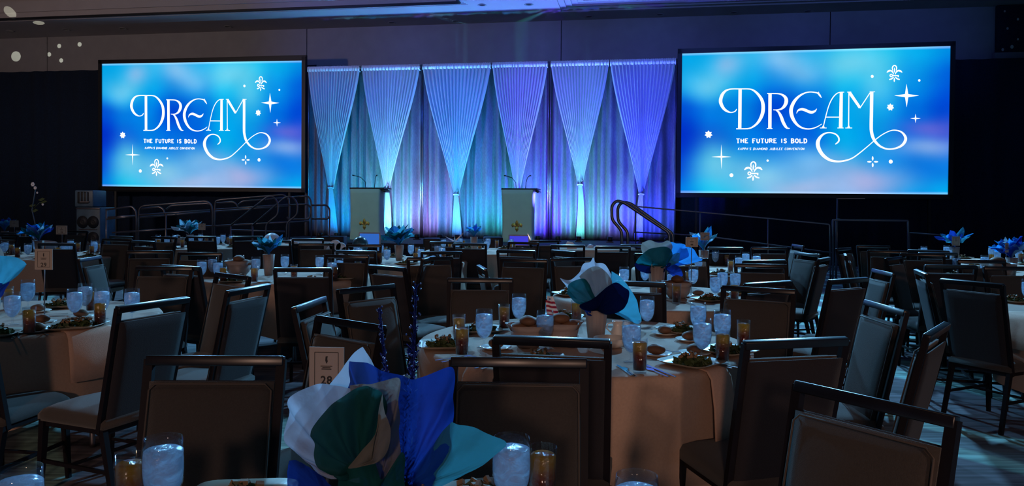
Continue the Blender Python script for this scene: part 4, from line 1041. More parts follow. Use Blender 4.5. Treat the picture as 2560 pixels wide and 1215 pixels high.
# ------------------------------------------------------------------ tableware prototypes
def goblet_proto():
    t = .0016
    out = [(0, 0), (.034, 0), (.034, .002), (.02, .006), (.0055, .011), (.0048, .03), (.007, .038), (.02, .048), (.032, .064), (.0395, .085), (.0425, .11), (.0425, .135), (.041, .16), (.0385, .182)]
    inn = [(.0385 - t, .182), (.041 - t, .16), (.0425 - t, .135), (.0425 - t, .11), (.0395 - t, .085), (.032 - t, .066), (.02, .0515), (.008, .043), (0, .041)]
    o = MB().lathe(out + inn, 28).build('water_goblet', MT['glass'])
    wi = [(0, .0415), (.008, .0437), (.0195, .0525), (.0298, .0665), (.0373, .0855), (.0403, .11), (.0403, .135), (.0393, .155), (.036, .1575), (.02, .161), (0, .157)]
    MB().lathe(wi, 24, wob=lambda a, z: 1 if z < .15 else 1 + .02 * math.sin(5 * a)).build('ice_water', MT['water'], o)
    return o
def tea_proto():
    t = .0016
    out = [(0, 0), (.029, 0), (.03, .004), (.0335, .15)]; inn = [(.0335 - t, .15), (.0286, .012), (.0, .012)]
    o = MB().lathe(out + inn, 28).build('tea_glass', MT['glass'])
    MB().lathe([(0, .0125), (.0282, .0125), (.0312, .128), (.026, .133), (.014, .1315), (0, .136)], 24).build('iced_tea', MT['tea'], o)
    return o
def leaf_cluster(seed, n, rx, ry, hz):
    rnd = random.Random(seed); mb = MB()
    for k in range(n):
        a = rnd.uniform(0, 2 * PI); q = math.sqrt(rnd.random()); c = Vector((math.cos(a) * q * rx, math.sin(a) * q * ry, .006 + rnd.random() * hz * (1 - q * .8)))
        L = rnd.uniform(.015, .032); wd = L * rnd.uniform(.4, .7)
        m3 = Matrix.Rotation(rnd.uniform(0, 6.3), 3, 'Z') @ Matrix.Rotation(rnd.uniform(-1, 1), 3, 'X') @ Matrix.Rotation(rnd.uniform(-.8, .8), 3, 'Y')
        vs = [Vector((-L, 0, 0)), Vector((-L * .3, wd, .004)), Vector((L * .4, wd * .8, -.003)), Vector((L, 0, .006)), Vector((L * .4, -wd * .8, -.003)), Vector((-L * .3, -wd, .004)), Vector((0, 0, -.008))]
        vs = [c + m3 @ v for v in vs]
        for v in vs: v.z = max(v.z, .004)
        mb.add(vs, [(6, i, (i + 1) % 6) for i in range(6)])
    return mb
def plate_proto(seed=1, food=True):
    # square plate with raised rim
    mb = MB(); n = 40
    def sq(a, r): c, s_ = math.cos(a), math.sin(a); e = .35; return (math.copysign(abs(c) ** e, c) * r, math.copysign(abs(s_) ** e, s_) * r)
    vs = []; fs = []; prof = [(.0, .0), (.075, .0), (.1, .006), (.125, .018), (.125, .021), (.1, .0105), (.075, .005), (.0, .005)]
    idx = []
    for r, z in prof:
        if r == 0: idx.append([len(vs)]); vs.append((0, 0, z)); continue
        idx.append([len(vs) + k for k in range(n)])
        for k in range(n): x, y = sq(2 * PI * k / n, r); vs.append((x, y, z))
    for a, b_ in zip(idx, idx[1:]):
        for k in range(n):
            k2 = (k + 1) % n
            if len(a) == 1: fs.append((a[0], b_[k2], b_[k]))
            elif len(b_) == 1: fs.append((a[k], a[k2], b_[0]))
            else: fs.append((a[k], a[k2], b_[k2], b_[k]))
    mb.add(vs, fs, True); o = mb.build('salad_plate', MT['cream'])
    if food:
        g = leaf_cluster(seed, 90, .085, .075, .045).build('salad_greens', MT['green'], o); g['kind'] = 'stuff'
        rnd = random.Random(seed + 5); mb = MB()
        for k in range(16):
            a = rnd.uniform(0, 6.3); q = rnd.random() * .05
            mb.box((math.cos(a) * q, math.sin(a) * q, .035 + rnd.random() * .02), (.018, .012, .01), Matrix.Rotation(rnd.uniform(0, 3), 3, (rnd.random(), rnd.random(), rnd.random())))
        g = mb.build('salad_topping', MT['crumb'], o); g['kind'] = 'stuff'
    return o
def bplate_proto():
    o = MB().lathe([(0, 0), (.045, 0), (.078, .011), (.078, .013), (.045, .003), (0, .003)], 28).build('bread_plate', MT['white']); return o
def roll_proto():
    mb = MB(); mb.ball((0, 0, .021), .038, 16, (1.1, .9, .56)); mb.ball((.004, 0, .034), .02, 10, (1.2, .9, .5)); return mb.build('bread_roll', MT['roll'])
def cut(kind):
    mb = MB()
    if kind == 'knife':
        pts = [(-.004, -.1), (.004, -.1), (.0055, 0), (.008, .02), (.009, .09), (.002, .115), (-.005, .1), (-.004, 0)]
    elif kind == 'fork':
        pts = None
        mb.add([(x, y, z) for z in (.0, .002) for x, y in [(-.005, -.1), (.005, -.1), (.003, .03), (.011, .05), (.012, .065), (-.012, .065), (-.011, .05), (-.003, .03)]], [tuple(range(7, -1, -1)), tuple(range(8, 16))] + [(i, (i + 1) % 8, 8 + (i + 1) % 8, 8 + i) for i in range(8)])
        for k in range(4): mb.bar((-.0098 + k * .0065, .065, .001), (-.0092 + k * .0061, .1, .003), .0028, .002)
    else:
        pts = [(-.004, -.09), (.004, -.09), (.003, .03), (.014, .055), (.015, .075), (.008, .095), (-.008, .095), (-.015, .075), (-.014, .055), (-.003, .03)]
    if pts:
        n = len(pts); mb.add([(x, y, z) for z in (0, .0022) for x, y in pts], [tuple(range(n - 1, -1, -1)), tuple(range(n, 2 * n))] + [(i, (i + 1) % n, n + (i + 1) % n, n + i) for i in range(n)])
    return mb.build(kind, MT['steel'])
PROTO = {'goblet': goblet_proto(), 'tea': tea_proto(), 'plate': plate_proto(3), 'plate2': plate_proto(8), 'bplate': bplate_proto(), 'roll': roll_proto(), 'knife': cut('knife'), 'fork': cut('fork'), 'spoon': cut('spoon')}
WHAT = {'goblet': ('goblet of ice water', 'glass', 'water goblets'), 'tea': ('tumbler of iced tea', 'glass', 'iced tea tumblers'), 'plate': ('square plate of salad', 'plate', 'salad plates'),
        'plate2': ('square plate of salad', 'plate', 'salad plates'), 'bplate': ('small round bread plate', 'plate', 'bread plates'), 'roll': ('brown bread roll', 'bread', 'bread rolls'),
        'knife': ('steel knife', 'cutlery', 'knives'), 'fork': ('steel fork', 'cutlery', 'forks'), 'spoon': ('steel spoon', 'cutlery', 'spoons')}
used = set()
TZ = TT + .0025
def put(kind, loc, tk, rz=0, sc=1.0, far=False, z=None, where=None):
    pr = PROTO[kind]
    if kind not in used: o = pr; used.add(kind)
    else: o = dup(pr)
    o.location = (loc[0], loc[1], TZ if z is None else z); o.rotation_euler = (0, 0, rz)
    if sc != 1: o.scale = (sc, sc, sc)
    wh, cat, gr = WHAT[kind]; queue(o, wh, where or TB[tk][2], cat, gr + ' ' + TB[tk][2]); return o
def onT(px, py): p = at(px, py, TZ); return p.x, p.y
def inside(loc, tk, r=.83):
    dx, dy = loc[0] - TP[tk][0], loc[1] - TP[tk][1]; d = math.hypot(dx, dy)
    if d > r: dx, dy = dx * r / d, dy * r / d
    return TP[tk][0] + dx, TP[tk][1] + dy
def rotto(loc, tk): return math.atan2(TP[tk][1] - loc[1], TP[tk][0] - loc[0]) - PI / 2
placed = {}
def P_(kind, px, py, tk, **k):
    loc = inside(onT(px, py), tk, .76 if 'plate' in kind else .83)
    return put(kind, loc, tk, k.pop('rz', rotto(loc, tk) if kind in ('knife', 'fork', 'spoon') else random.uniform(-.3, .3)), **k)
# near table: positions in metres from pixel rims
def rim(px, py, h): p = at(px, py, TT + h); return p.x, p.y
for px, py in ((408, 1109), (1279, 1106), (48, 1186), (1592, 1205)): put('goblet', rim(px, py, .182), 'T1', sc=1.06)
for px, py in ((326, 1140), (1357, 1118)): put('tea', rim(px, py, .15), 'T1')
put('plate', (at(598, 1268, TT).x, at(598, 1268, TT).y), 'T1', .1); put('plate2', (at(1195, 1268, TT).x, at(1195, 1268, TT).y), 'T1', .3)
# flag table
for px, py in ((1755, 897), (1210, 868), (1578, 905), (1617, 822), (1745, 842), (1805, 868), (1297, 815), (1362, 872)): P_('goblet', px, py, 'T2')
for px, py in ((1599, 931), (1155, 891), (1147, 858), (1806, 907), (1877, 875), (1260, 825), (1441, 812)): P_('tea', px, py, 'T2')
P_('plate', 1757, 918, 'T2', rz=.75); P_('plate2', 1100, 868, 'T2', rz=.1); P_('plate', 1890, 888, 'T2', rz=.6); P_('plate2', 1705, 830, 'T2', rz=.5); P_('plate', 1198, 828, 'T2', rz=.2); P_('plate2', 1350, 905, 'T2', rz=.1); P_('plate', 1400, 790, 'T2')
for px, py in ((1737, 886), (1725, 852), (1640, 888), (1240, 872), (1662, 836)):
    o = P_('bplate', px, py, 'T2'); q = o.location; put('roll', (q.x, q.y), 'T2', random.uniform(0, 3), z=TZ + .004, sc=1.15)
for kk, px, py in (('knife', 1560, 926), ('spoon', 1572, 930), ('fork', 1636, 922), ('knife', 1664, 933), ('spoon', 1654, 936), ('knife', 1858, 922), ('spoon', 1846, 924), ('fork', 1110, 905), ('knife', 1085, 902), ('fork', 1690, 880), ('knife', 1832, 885), ('fork', 1222, 912), ('knife', 1236, 914)): P_(kk, px, py, 'T2')
# number 29 table
for px, py in ((31, 812), (70, 770), (187, 800), (213, 782), (255, 797), (-60, 790), (330, 800)): P_('goblet', px, py, 'T3')
for px, py in ((73, 836), (255, 816), (228, 780), (-30, 840), (20, 772)): P_('tea', px, py, 'T3')
P_('plate', 185, 825, 'T3', rz=.5); P_('plate2', 148, 768, 'T3', rz=.4); P_('plate', 330, 835, 'T3'); P_('plate2', -30, 860, 'T3')
for px, py in ((105, 808), (203, 794), (95, 780), (100, 834)):
    o = P_('bplate', px, py, 'T3'); q = o.location; put('roll', (q.x, q.y), 'T3', 0, z=TZ + .004, sc=1.1)
for kk, px, py in (('knife', 45, 842), ('fork', 30, 845), ('spoon', 120, 838), ('knife', 150, 790), ('fork', 125, 786)): P_(kk, px, py, 'T3')
# table behind the flag
for px, py in ((1788, 748), (1806, 732), (1733, 722), (1838, 735), (1680, 738), (1560, 722), (1490, 735), (1600, 705)): P_('goblet', px, py, 'T4')
for px, py in ((1691, 759), (1836, 756), (1650, 748), (1540, 728), (1470, 752), (1755, 706)): P_('tea', px, py, 'T4')
P_('plate', 1775, 752, 'T4', rz=.5); P_('plate2', 1480, 745, 'T4'); P_('plate', 1590, 765, 'T4'); P_('plate2', 1860, 735, 'T4'); P_('plate', 1425, 738, 'T4', rz=.4)
for px, py in ((1705, 742), (1745, 740), (1808, 744), (1420, 730)):
    o = P_('bplate', px, py, 'T4'); q = o.location; put('roll', (q.x, q.y), 'T4', 0, z=TZ + .004)
for kk, px, py in (('knife', 1722, 758), ('fork', 1712, 757), ('knife', 1828, 752), ('fork', 1818, 750), ('spoon', 1755, 733)): P_(kk, px, py, 'T4')
# feathery teal table
for px, py in ((531, 692), (545, 703), (600, 684), (712, 682), (799, 684), (830, 702), (847, 695), (504, 700), (640, 690)): P_('goblet', px, py, 'T5')
for px, py in ((878, 707), (636, 707), (506, 712), (577, 680), (895, 690), (735, 700)): P_('tea', px, py, 'T5')
for px, py in ((905, 702), (540, 710), (860, 690), (600, 700), (780, 705)): P_('plate', px, py, 'T5', rz=.3)
for px, py in ((660, 706), (820, 712), (560, 690)): P_('bplate', px, py, 'T5')
# the rest: place settings round each table
def settings(tk, n, a0, plates=True):
    cx_, cy_ = TP[tk]; rnd = random.Random(hash(tk) % 97 if False else sum(map(ord, tk)))
    for k in range(n):
        a = a0 + 2 * PI * k / n
        f = lambda r, da: (cx_ + r * math.cos(a + da), cy_ + r * math.sin(a + da))
        put('goblet', f(.56 + rnd.uniform(-.03, .03), .16), tk); put('tea', f(.6 + rnd.uniform(-.03, .03), -.02 + rnd.uniform(-.05, .05)), tk)
        if plates: put('plate', f(.68, -.25), tk, a + .4)
settings('T6', 8, .2); settings('T8', 8, .5); settings('T9', 7, .3); settings('T10', 8, .1); settings('T11', 8, .7); settings('T12', 5, .2, False)
settings('T13', 6, .4); settings('T14', 6, .35)
for px, py in ((2535, 756),): 
    loc = inside(at(px, py, TT).to_2d(), 'TR', .78); put('plate', loc, 'TR', .3)
put('goblet', (TP['TR'][0] - .4, TP['TR'][1] + .5), 'TR'); put('tea', (TP['TR'][0] - .3, TP['TR'][1] + .6), 'TR')
for k, pr in PROTO.items():
    if k not in used: strip(pr)

# bread baskets with rolls (glass bowl lined with a white napkin)
def basket(px, py, tk, nrolls, lab, sc=1.0):
    x, y = inside(onT(px, py), tk, .6)
    r = empty('bread_basket', (x, y, TZ)); r.scale = (sc,) * 3
    tag(r, lab, 'basket', 'napkin-lined bread baskets')
    MB().lathe([(0, 0), (.05, 0), (.075, .03), (.085, .075), (.08, .075), (.07, .032), (.048, .006), (0, .006)], 28).build('bowl', MT['vase'], r)
    MB().lathe([(.05, .02), (.078, .07), (.1, .105), (.096, .104), (.074, .07), (.046, .024)], 40, wob=lambda a, z: 1 + (.14 * math.sin(5 * a) if z > .09 else .03 * math.sin(5 * a))).build('napkin_lining', MT['vase'], r)
    rnd = random.Random(px)
    for k in range(nrolls):
        a = 2 * PI * k / max(nrolls, 1)
        rr = .045 if k < nrolls - 1 else 0
        o = dup(PROTO['roll']); o.location = (x + rr * math.cos(a) * sc, y + rr * math.sin(a) * sc, TZ + (.062 if rr else .095) * sc); o.rotation_euler = (0, 0, rnd.uniform(0, 3)); o.scale = (sc * 1.15,) * 3
        queue(o, 'bread roll in basket', TB[tk][2], 'bread', 'rolls in the basket ' + TB[tk][2])
basket(1400, 862, 'T2', 5, 'bread basket heaped with rolls beside the striped flag', 1.15)
basket(1320, 866, 'T2', 4, 'bread basket at left of the striped flag', 1.1)
basket(1693, 745, 'T4', 4, 'napkin-lined bread basket on the table behind the flag', 1.25)
basket(597, 688, 'T5', 5, 'bread basket on the feathery teal centrepiece table', 1.4)
basket(2480, 700, 'T14', 4, 'bread basket on the bright blue tissue table', 1.6)
basket(440, 612, 'T10', 3, 'bread basket on the table by the ramp', 1.2)
# shallow bowl, small pitchers, votive
def thing1(name, mb, m, px, py, tk, lab, cat, sc=1):
    x, y = inside(onT(px, py), tk, .8); o = mb.build(name, m); o.location = (x, y, TZ); o.scale = (sc,) * 3; tag(o, lab, cat); return o
thing1('shallow_bowl', MB().lathe([(0, 0), (.04, 0), (.06, .012), (.085, .05), (.088, .05), (.062, .008), (0, .004)], 32), MT['white'], 1527, 868, 'T2', 'shallow pale bowl below the blue tissue on the flag table', 'bowl')
def pitcher():
    mb = MB(); mb.lathe([(0, 0), (.03, 0), (.036, .03), (.022, .065), (.028, .09), (.025, .09), (.019, .065), (.032, .03), (0, .005)], 24, wob=lambda a, z: 1 + (.3 * max(0, math.cos(a)) ** 6 if z > .08 else 0))
    mb.tube([(-.026, 0, .08), (-.05, 0, .075), (-.056, 0, .05), (-.034, 0, .03)], .004, 6); return mb
thing1('cream_pitcher', pitcher(), MT['white'], 1543, 845, 'T2', 'small white cream pitcher behind the shallow bowl', 'pitcher', 1.05)
thing1('cream_pitcher', pitcher(), MT['white'], 1565, 838, 'T2', 'small white pitcher at right of the other pitcher', 'pitcher', .9)
vb = MB().lathe([(0, 0), (.028, 0), (.033, .06), (.031, .06), (.027, .004), (0, .004)], 24)
v = thing1('votive_holder', vb, MT['glass'], 1430, 868, 'T2', 'small glowing amber votive on the flag table', 'candle')
MT['flame'] = emis('amber_flame', (1, .42, .08), 6)
MB().lathe([(0, .006), (.022, .006), (.022, .03), (0, .03)], 16).build('wax', MT['cream'], v); MB().ball((0, 0, .043), .007, 8, (1, 1, 1.6)).build('flame', MT['flame'], v)
# napkins hanging over the table edge
def hang(px, tk, wpx, drop, lab, yoff=0):
    cx_, cy_ = TP[tk]; p = at(px, HORIZON + 420, TT); u = ray(px, 700)
    # point on the table edge under pixel column px, near side
    best = None
    for q in range(720):
        a = -PI * q / 720; X = cx_ + .915 * math.cos(a); Y = cy_ + .915 * math.sin(a)
        if Y < .3: continue
        d = abs(proj(Vector((X, Y, TT)))[0] - px)
        if best is None or d < best[0]: best = (d, a, Y)
    a = best[1]; hw = wpx * best[2] / FPX / 2 / .955 / max(.35, abs(math.sin(a)))
    rnd = random.Random(px); vs = []; fs = []; n = 12
    prof = [(.68, TT + .006), (.86, TT + .006), (.893, TT + .001), (.92, TT - .03), (.943, TT - drop * .5), (.953, TT - drop)]
    for (r, z) in prof:
        for i in range(n + 1):
            t = i / n * 2 - 1; aa = a + hw * t; rr = r + (-.002 * math.sin(t * 5) if z < TT - .05 else 0)
            vs.append((cx_ + rr * math.cos(aa), cy_ + rr * math.sin(aa), z))
    for j in range(len(prof) - 1):
        for i in range(n): q = j * (n + 1) + i; fs.append((q, q + 1, q + n + 2, q + n + 1))
    mb = MB(); mb.add(vs, fs, True); o = mb.build('folded_napkin', MT['napkin']); tag(o, lab, 'napkin', 'peach napkins hanging over table edges')
    md = o.modifiers.new('thickness', 'SOLIDIFY'); md.thickness = .005; md.offset = 1
hang(1803, 'T2', 66, .31, 'long peach napkin hanging off the flag table at right'); hang(235, 'T3', 66, .27, 'peach napkin hanging off the number 29 table')
hang(1195, 'T2', 80, .2, 'peach napkin at the left front edge of the flag table'); hang(2540, 'TR', 50, .22, 'olive peach napkin hanging at the right picture edge')

# number cards on stands
def card(px, ptop, pbase, Z, wpx, hpx, num, tk, lab, rz=0, pole=True):
    z = TZ; c = atY(px, ptop + hpx / 2, Z); s = Z / FPX; wd = wpx * s; ht = hpx * s
    r = empty('table_number_stand', (c.x, c.y, z), rz); tag(r, lab, 'sign', 'numbered table cards')
    zc = c.z - z
    MB().lathe([(0, 0), (.04, 0), (.04, .004), (.006, .008), (0, .008)], 20).build('base', MT['rail'], r)
    MB().tube([(0, 0, .006), (0, 0, zc + ht * .3)], .0035, 6).build('pole', MT['rail'], r)
    cd = MB().box((0, -.007, zc), (wd, .003, ht)).build('card', MT['card'], r)
    mb = MB(); bw, bh, y = wd * .34, ht * .38, -.0092
    for a, b2 in (((-bw, -bh), (bw, -bh)), ((bw, -bh), (bw, bh)), ((bw, bh), (-bw, bh)), ((-bw, bh), (-bw, -bh))):
        mb.bar((a[0], y, zc + a[1]), (b2[0], y, zc + b2[1]), .0015 * wd / .1, .0005, up=(0, 1, 0))
    mb.build('border_line', MT['ink'], cd)
    mb = MB(); e = ht * .06; mb.add([(-e * .35, y, zc + bh * .75), (e * .5, y, zc + bh * .78), (e * .3, y, zc + bh * .6), (e * .5, y, zc + bh * .45), (0, y, zc + bh * .3), (-e * .5, y, zc + bh * .5)], [(0, 1, 2, 3, 4, 5)])
    for q, ww in ((.16, .5), (.07, .34), (-.02, .42)): mb.bar((-bw * ww, y, zc + bh * q), (bw * ww, y, zc + bh * q), .0018, .0004, up=(0, 1, 0))
    mb.build('small_emblem', MT['ink'], cd)
    if num:
        cu = bpy.data.curves.new('numerals', 'FONT'); cu.resolution_u = 3; cu.body = num; cu.align_x = 'CENTER'; cu.size = ht * .26; cu.extrude = .0003; cu.space_character = 1.1; cu.offset = .0006; cu.materials.append(MT['ink'])
        t0_ = bpy.data.objects.new('numerals', cu); COL.objects.link(t0_); bpy.context.view_layer.update(); me_ = bpy.data.meshes.new_from_object(t0_.evaluated_get(bpy.context.evaluated_depsgraph_get())); bpy.data.objects.remove(t0_); t = bpy.data.objects.new('numerals', me_); COL.objects.link(t); t.parent = cd; t.location = (0, y, zc - bh * .92); t.rotation_euler = (PI / 2, 0, 0)
    return r
card(819, 866, 0, 1.82, 88, 108, '28', 'T1', 'cream card with border numbered 28 at the tissue bouquet', -.06)
card(111, 622, 795, 4.58, 43, 52, '29', 'T3', 'cream card on a thin pole numbered 29', .06)
card(155, 564, 0, 10.0, 28, 22, '32', 'T11', 'small cream number card on the left table by black drape')
card(36, 551, 0, 13.4, 22, 17, None, 'T12', 'tiny cream number card at the far left edge')
card(505, 559, 0, 12.7, 18, 16, None, 'T10', 'small pale number card beside the tissue by the ramp')
card(1729, 593, 0, 6.2, 31, 24, '44', 'T4', 'tan number card beside the blue tissue behind the flag table')
card(1762, 581, 0, 8.8, 23, 20, None, 'T6', 'small tan number card before the long handrail')
card(2389, 591, 0, 10.4, 20, 23, None, 'T13', 'small pale number card on the far right table')
card(2516, 607, 0, 8.2, 9, 24, None, 'T14', 'narrow pale number card in the bright blue tissue')
# striped flag on a stick
fx, fy = onT(1392, 838); fb = empty('small_striped_flag', (fx, fy, TZ)); tag(fb, 'small red and white striped flag on a black stick', 'flag')
tipp = atY(1372, 702, fy + .02); footp = Vector((fx, fy, TZ))
MB().lathe([(0, 0), (.025, 0), (.02, .01), (0, .012)], 14).build('base', MT['black_paint'], fb)
MB().tube([(0, 0, .01), tuple(tipp - footp)], .003, 6).build('stick', MT['black_paint'], fb)
A1 = atY(1383, 742, fy) - footp; B1 = atY(1404, 806, fy) - footp; wv = (atY(1368, 800, fy) - atY(1404, 806, fy))
L = (B1 - A1)
for k in range(9):
    t0, t1 = .2 + k * .09, .2 + (k + 1) * .09; vs = []
    for t in (t0, t1):
        for u in range(7): q = u / 6; vs.append(A1 + L * t + wv * q * (.55 + t * .45) + Vector((0, .012 * math.sin(q * 8 + t * 3), 0)))
    mb = MB(); mb.add(vs, [(i, i + 1, i + 8, i + 7) for i in range(6)], True); mb.build('stripe', MT['flag_red'] if k % 2 == 0 else MT['flag_white'], fb)
vs = []
for t in (.0, .2):
    for u in range(7): q = u / 6; vs.append(A1 + L * t + wv * q * (.4 + t * .7) + Vector((0, .012 * math.sin(q * 8 + t * 3), 0)))
mb = MB(); mb.add(vs, [(i, i + 1, i + 8, i + 7) for i in range(6)], True); mb.build('starred_canton', MT['flag_white'], fb)
MB().add([A1 + L * .1 + wv * .3 + Vector((.007 * math.cos(a) * (1 if k % 2 == 0 else .45), -.014, .007 * math.sin(a) * (1 if k % 2 == 0 else .45))) for k, a in enumerate([PI / 5 * k + PI / 2 for k in range(10)])], [tuple(range(10))]).build('dark_star', MT['flag_blue'], fb)
# ------------------------------------------------------------------ tissue centrepieces
def sheet(parent, outline, anchor, m, Y, bulge=.03, crump=.006, dY=None, rings=14, seed=0, folds_=7, name='tissue_sheet', n=72, pinch=.35):
    """paper sheet: outline given as pixels at real depth Y (dY: extra depth per outline vertex), gathered towards an anchor point"""
    rnd = random.Random(seed); k = len(outline)
    pts = [(x, y, (dY[i] if dY else 0)) for i, (x, y) in enumerate(outline)]
    R = resample(pts + [pts[0]], n + 1)[:n]
    # keep corners crisp: linear resample mixed with spline
    A3 = atY(anchor[0], anchor[1], Y); vs = [A3]; fs = []
    ph = [rnd.uniform(0, 6.28) for _ in range(5)]
    inv = parent.matrix_basis.translation; scl = min(1.0, bulge / .03)
    for j in range(1, rings + 1):
        t = j / rings
        for i in range(n):
            q = R[i]; P3 = atY(q[0], q[1], Y + q[2])
            a = 2 * PI * i / n
            v = A3.lerp(P3, t)
            yo = -bulge * math.sin(PI * min(1, t) * .92) + math.sin(folds_ * a + ph[0] + 2 * math.sin(a + ph[1])) * .018 * t * (1 - .35 * t) * (bulge / .03) + crump * math.sin(13 * a + 7 * t + ph[2]) * math.sin(9 * t + 5 * a + ph[3])
            q3 = v * 1.0 + Vector((seed * 3.1, 0, 0)); nzv = noise.noise(q3 * 16) * .016 + noise.noise(q3 * 38) * .006
            vs.append(v + Vector((noise.noise(q3 * 22) * .004 * t, yo * .75 + nzv * (.3 + .7 * t) * scl, noise.noise(q3 * 21 + Vector((5, 5, 5))) * .004 * t)))
    for i in range(n): fs.append((0, 1 + i, 1 + (i + 1) % n))
    for j in range(rings - 1):
        for i in range(n):
            a = 1 + j * n + i; b_ = 1 + j * n + (i + 1) % n; fs.append((a, a + n, b_ + n, b_))
    vs = [v - inv for v in vs]
    mb = MB(); mb.add(vs, fs, True); ob = mb.build(name, m, parent)
    return ob
def vase(parent, h=.24, r=.045, loc=(0, 0, 0), m=None):
    MB().lathe([(0, 0), (r * .8, 0), (r, h * .5), (r * 1.15, h), (r * 1.08, h), (r * .92, h * .5), (r * .7, .008), (0, .008)], 36, tuple(loc), wob=lambda a, z: 1 + .05 * math.sin(12 * a)).build('ribbed_vase', m or MT['vase'], parent)
def spray(parent, base, tip, r, seed):
    """upright glitter branch: stalk, many thin whiskers and beads"""
    rnd = random.Random(seed); base = Vector(base); tip = Vector(tip); mb = MB(); mb.tube([base, base.lerp(tip, .5) + Vector((.004, 0, 0)), tip], .003, 5)
    d = tip - base
    for k in range(150):
        t = .05 + .95 * k / 150; p = base + d * t; a = rnd.uniform(0, 6.28); L = r * (1 - t * .7) * rnd.uniform(.4, 1)
        mb.tube([p, p + Vector((math.cos(a) * L, math.sin(a) * L, L * rnd.uniform(.6, 1.4)))], .0016, 3, cap=False)
    o = mb.build('glitter_branch', MT['glitter'], parent)
    mb = MB()
    for k in range(90):
        t = rnd.uniform(.05, 1); p = base + d * t; a = rnd.uniform(0, 6.28); L = r * (1 - t * .6) * rnd.uniform(.3, 1)
        mb.ball(p + Vector((math.cos(a) * L, math.sin(a) * L, L * .9)), .0022, 6)
    b2 = mb.build('glitter_beads', MT['glitter_bead'], o); b2['kind'] = 'stuff'
def centre(tk, lab, off=(0, 0)):
    x, y = TP[tk]; r = empty('tissue_centrepiece', (x + off[0], y + off[1], TZ)); tag(r, lab, 'centrepiece', 'tissue paper centrepieces'); return r

# --- nearest centrepiece
r = centre('T1', 'large nearest bouquet of white, green, royal and aqua tissue paper', (.02, .5))
vase(r, .16, .05); Y = r.location.y
AN = (985, 1215)
sheet(r, [(1133, 1052), (1150, 1062), (1180, 1070), (1225, 1084), (1266, 1107), (1238, 1135), (1200, 1165), (1150, 1190), (1110, 1212), (1050, 1235), (1040, 1180), (1090, 1100)], (1030, 1215), TC['turquoise'], Y + .03, .012, .002, seed=1, folds_=3, n=90)
sheet(r, [(880, 897), (905, 904), (950, 918), (1005, 936), (1030, 945), (1060, 935), (1133, 920), (1134, 990), (1133, 1075), (1130, 1130), (1105, 1165), (1080, 1215), (1040, 1260), (930, 1260), (890, 1150), (868, 1000), (874, 950)], (1000, 1225), TC['royal'], Y + .045, .04, .004, seed=2, folds_=9, n=110)
sheet(r, [(905, 868), (915, 880), (932, 908), (945, 950), (930, 1040), (900, 1120), (870, 1200), (800, 1160), (770, 1100), (800, 1000), (850, 930), (862, 910), (885, 885)], (935, 1200), TC['white'], Y + .075, .02, .003, seed=3, folds_=4, n=90)
sheet(r, [(722, 1020), (735, 985), (775, 966), (820, 958), (880, 962), (905, 990), (900, 1100), (880, 1160), (800, 1175), (775, 1150), (740, 1135), (724, 1110), (719, 1060)], (905, 1190), TC['white'], Y + .0, .05, .004, seed=4, folds_=5, n=90)
sheet(r, [(870, 965), (920, 955), (960, 950), (998, 948), (1001, 1000), (1000, 1070), (1005, 1130), (985, 1165), (955, 1205), (930, 1195), (905, 1150), (900, 1080), (880, 1010)], (950, 1210), TC['cream'], Y - .02, .05, .003, seed=5, folds_=4, n=90)
sheet(r, [(779, 1086), (790, 1062), (810, 1030), (850, 992), (895, 972), (930, 968), (958, 975), (968, 1020), (955, 1070), (972, 1090), (940, 1120), (905, 1150), (880, 1190), (850, 1185), (835, 1165), (800, 1158), (786, 1140), (783, 1110)], (900, 1170), TC['green'], Y - .055, .045, .003, seed=6, folds_=5, n=100)
sheet(r, [(955, 985), (950, 1040), (935, 1090), (905, 1125), (870, 1165), (905, 1160), (950, 1150), (975, 1120), (978, 1080), (965, 1030)], (930, 1150), TC['cream'], Y - .1, .015, .002, seed=17, folds_=2, n=60)
sheet(r, [(850, 1185), (880, 1150), (930, 1150), (960, 1190), (1005, 1130), (1010, 1180), (1000, 1260), (880, 1260), (850, 1230)], (930, 1240), TC['green'], Y - .075, .03, .003, seed=8, folds_=4, n=70)
sheet(r, [(722, 1150), (740, 1146), (765, 1160), (790, 1180), (840, 1230), (800, 1262), (730, 1250), (718, 1205)], (850, 1262), TC['royal'], Y - .02, .02, .003, seed=9, folds_=4, n=60)
bp = atY(950, 1215, Y + .25); q0 = r.matrix_basis.translation
for (x0, y0, x1, y1, YY, sd) in ((948, 1190, 948, 770, Y + .06, 1), (1012, 1190, 1040, 712, Y + .1, 2)):
    spray(r, Vector((.0 if sd == 1 else .02, .03, .12)), atY(x1, y1, YY) - q0, .016 if sd == 1 else .028, sd)

# --- flag table centrepiece
r = centre('T2', 'pale, teal and navy tissue bouquet on the flag table', (.08, .05)); Y = r.location.y
vase(r, .2, .055); AN = (1500, 775)
sheet(r, [(1400, 695), (1425, 700), (1447, 683), (1458, 660), (1475, 655), (1483, 642), (1490, 658), (1512, 660), (1530, 690), (1545, 720), (1520, 760), (1480, 765), (1440, 745), (1420, 722)], (1500, 765), TC['white'], Y + .06, .03, .004, seed=21, folds_=6, n=100)
sheet(r, [(1530, 678), (1548, 690), (1570, 715), (1588, 745), (1598, 778), (1604, 805), (1585, 808), (1570, 790), (1540, 775), (1520, 740)], (1510, 770), TC['aqua'], Y + .03, .02, .003, seed=22, folds_=3, n=80)
sheet(r, [(1447, 690), (1478, 668), (1500, 668), (1522, 690), (1528, 710), (1505, 740), (1490, 762), (1478, 745), (1462, 715)], (1492, 765), TC['cream'], Y - .0, .03, .003, seed=23, folds_=4, n=70)
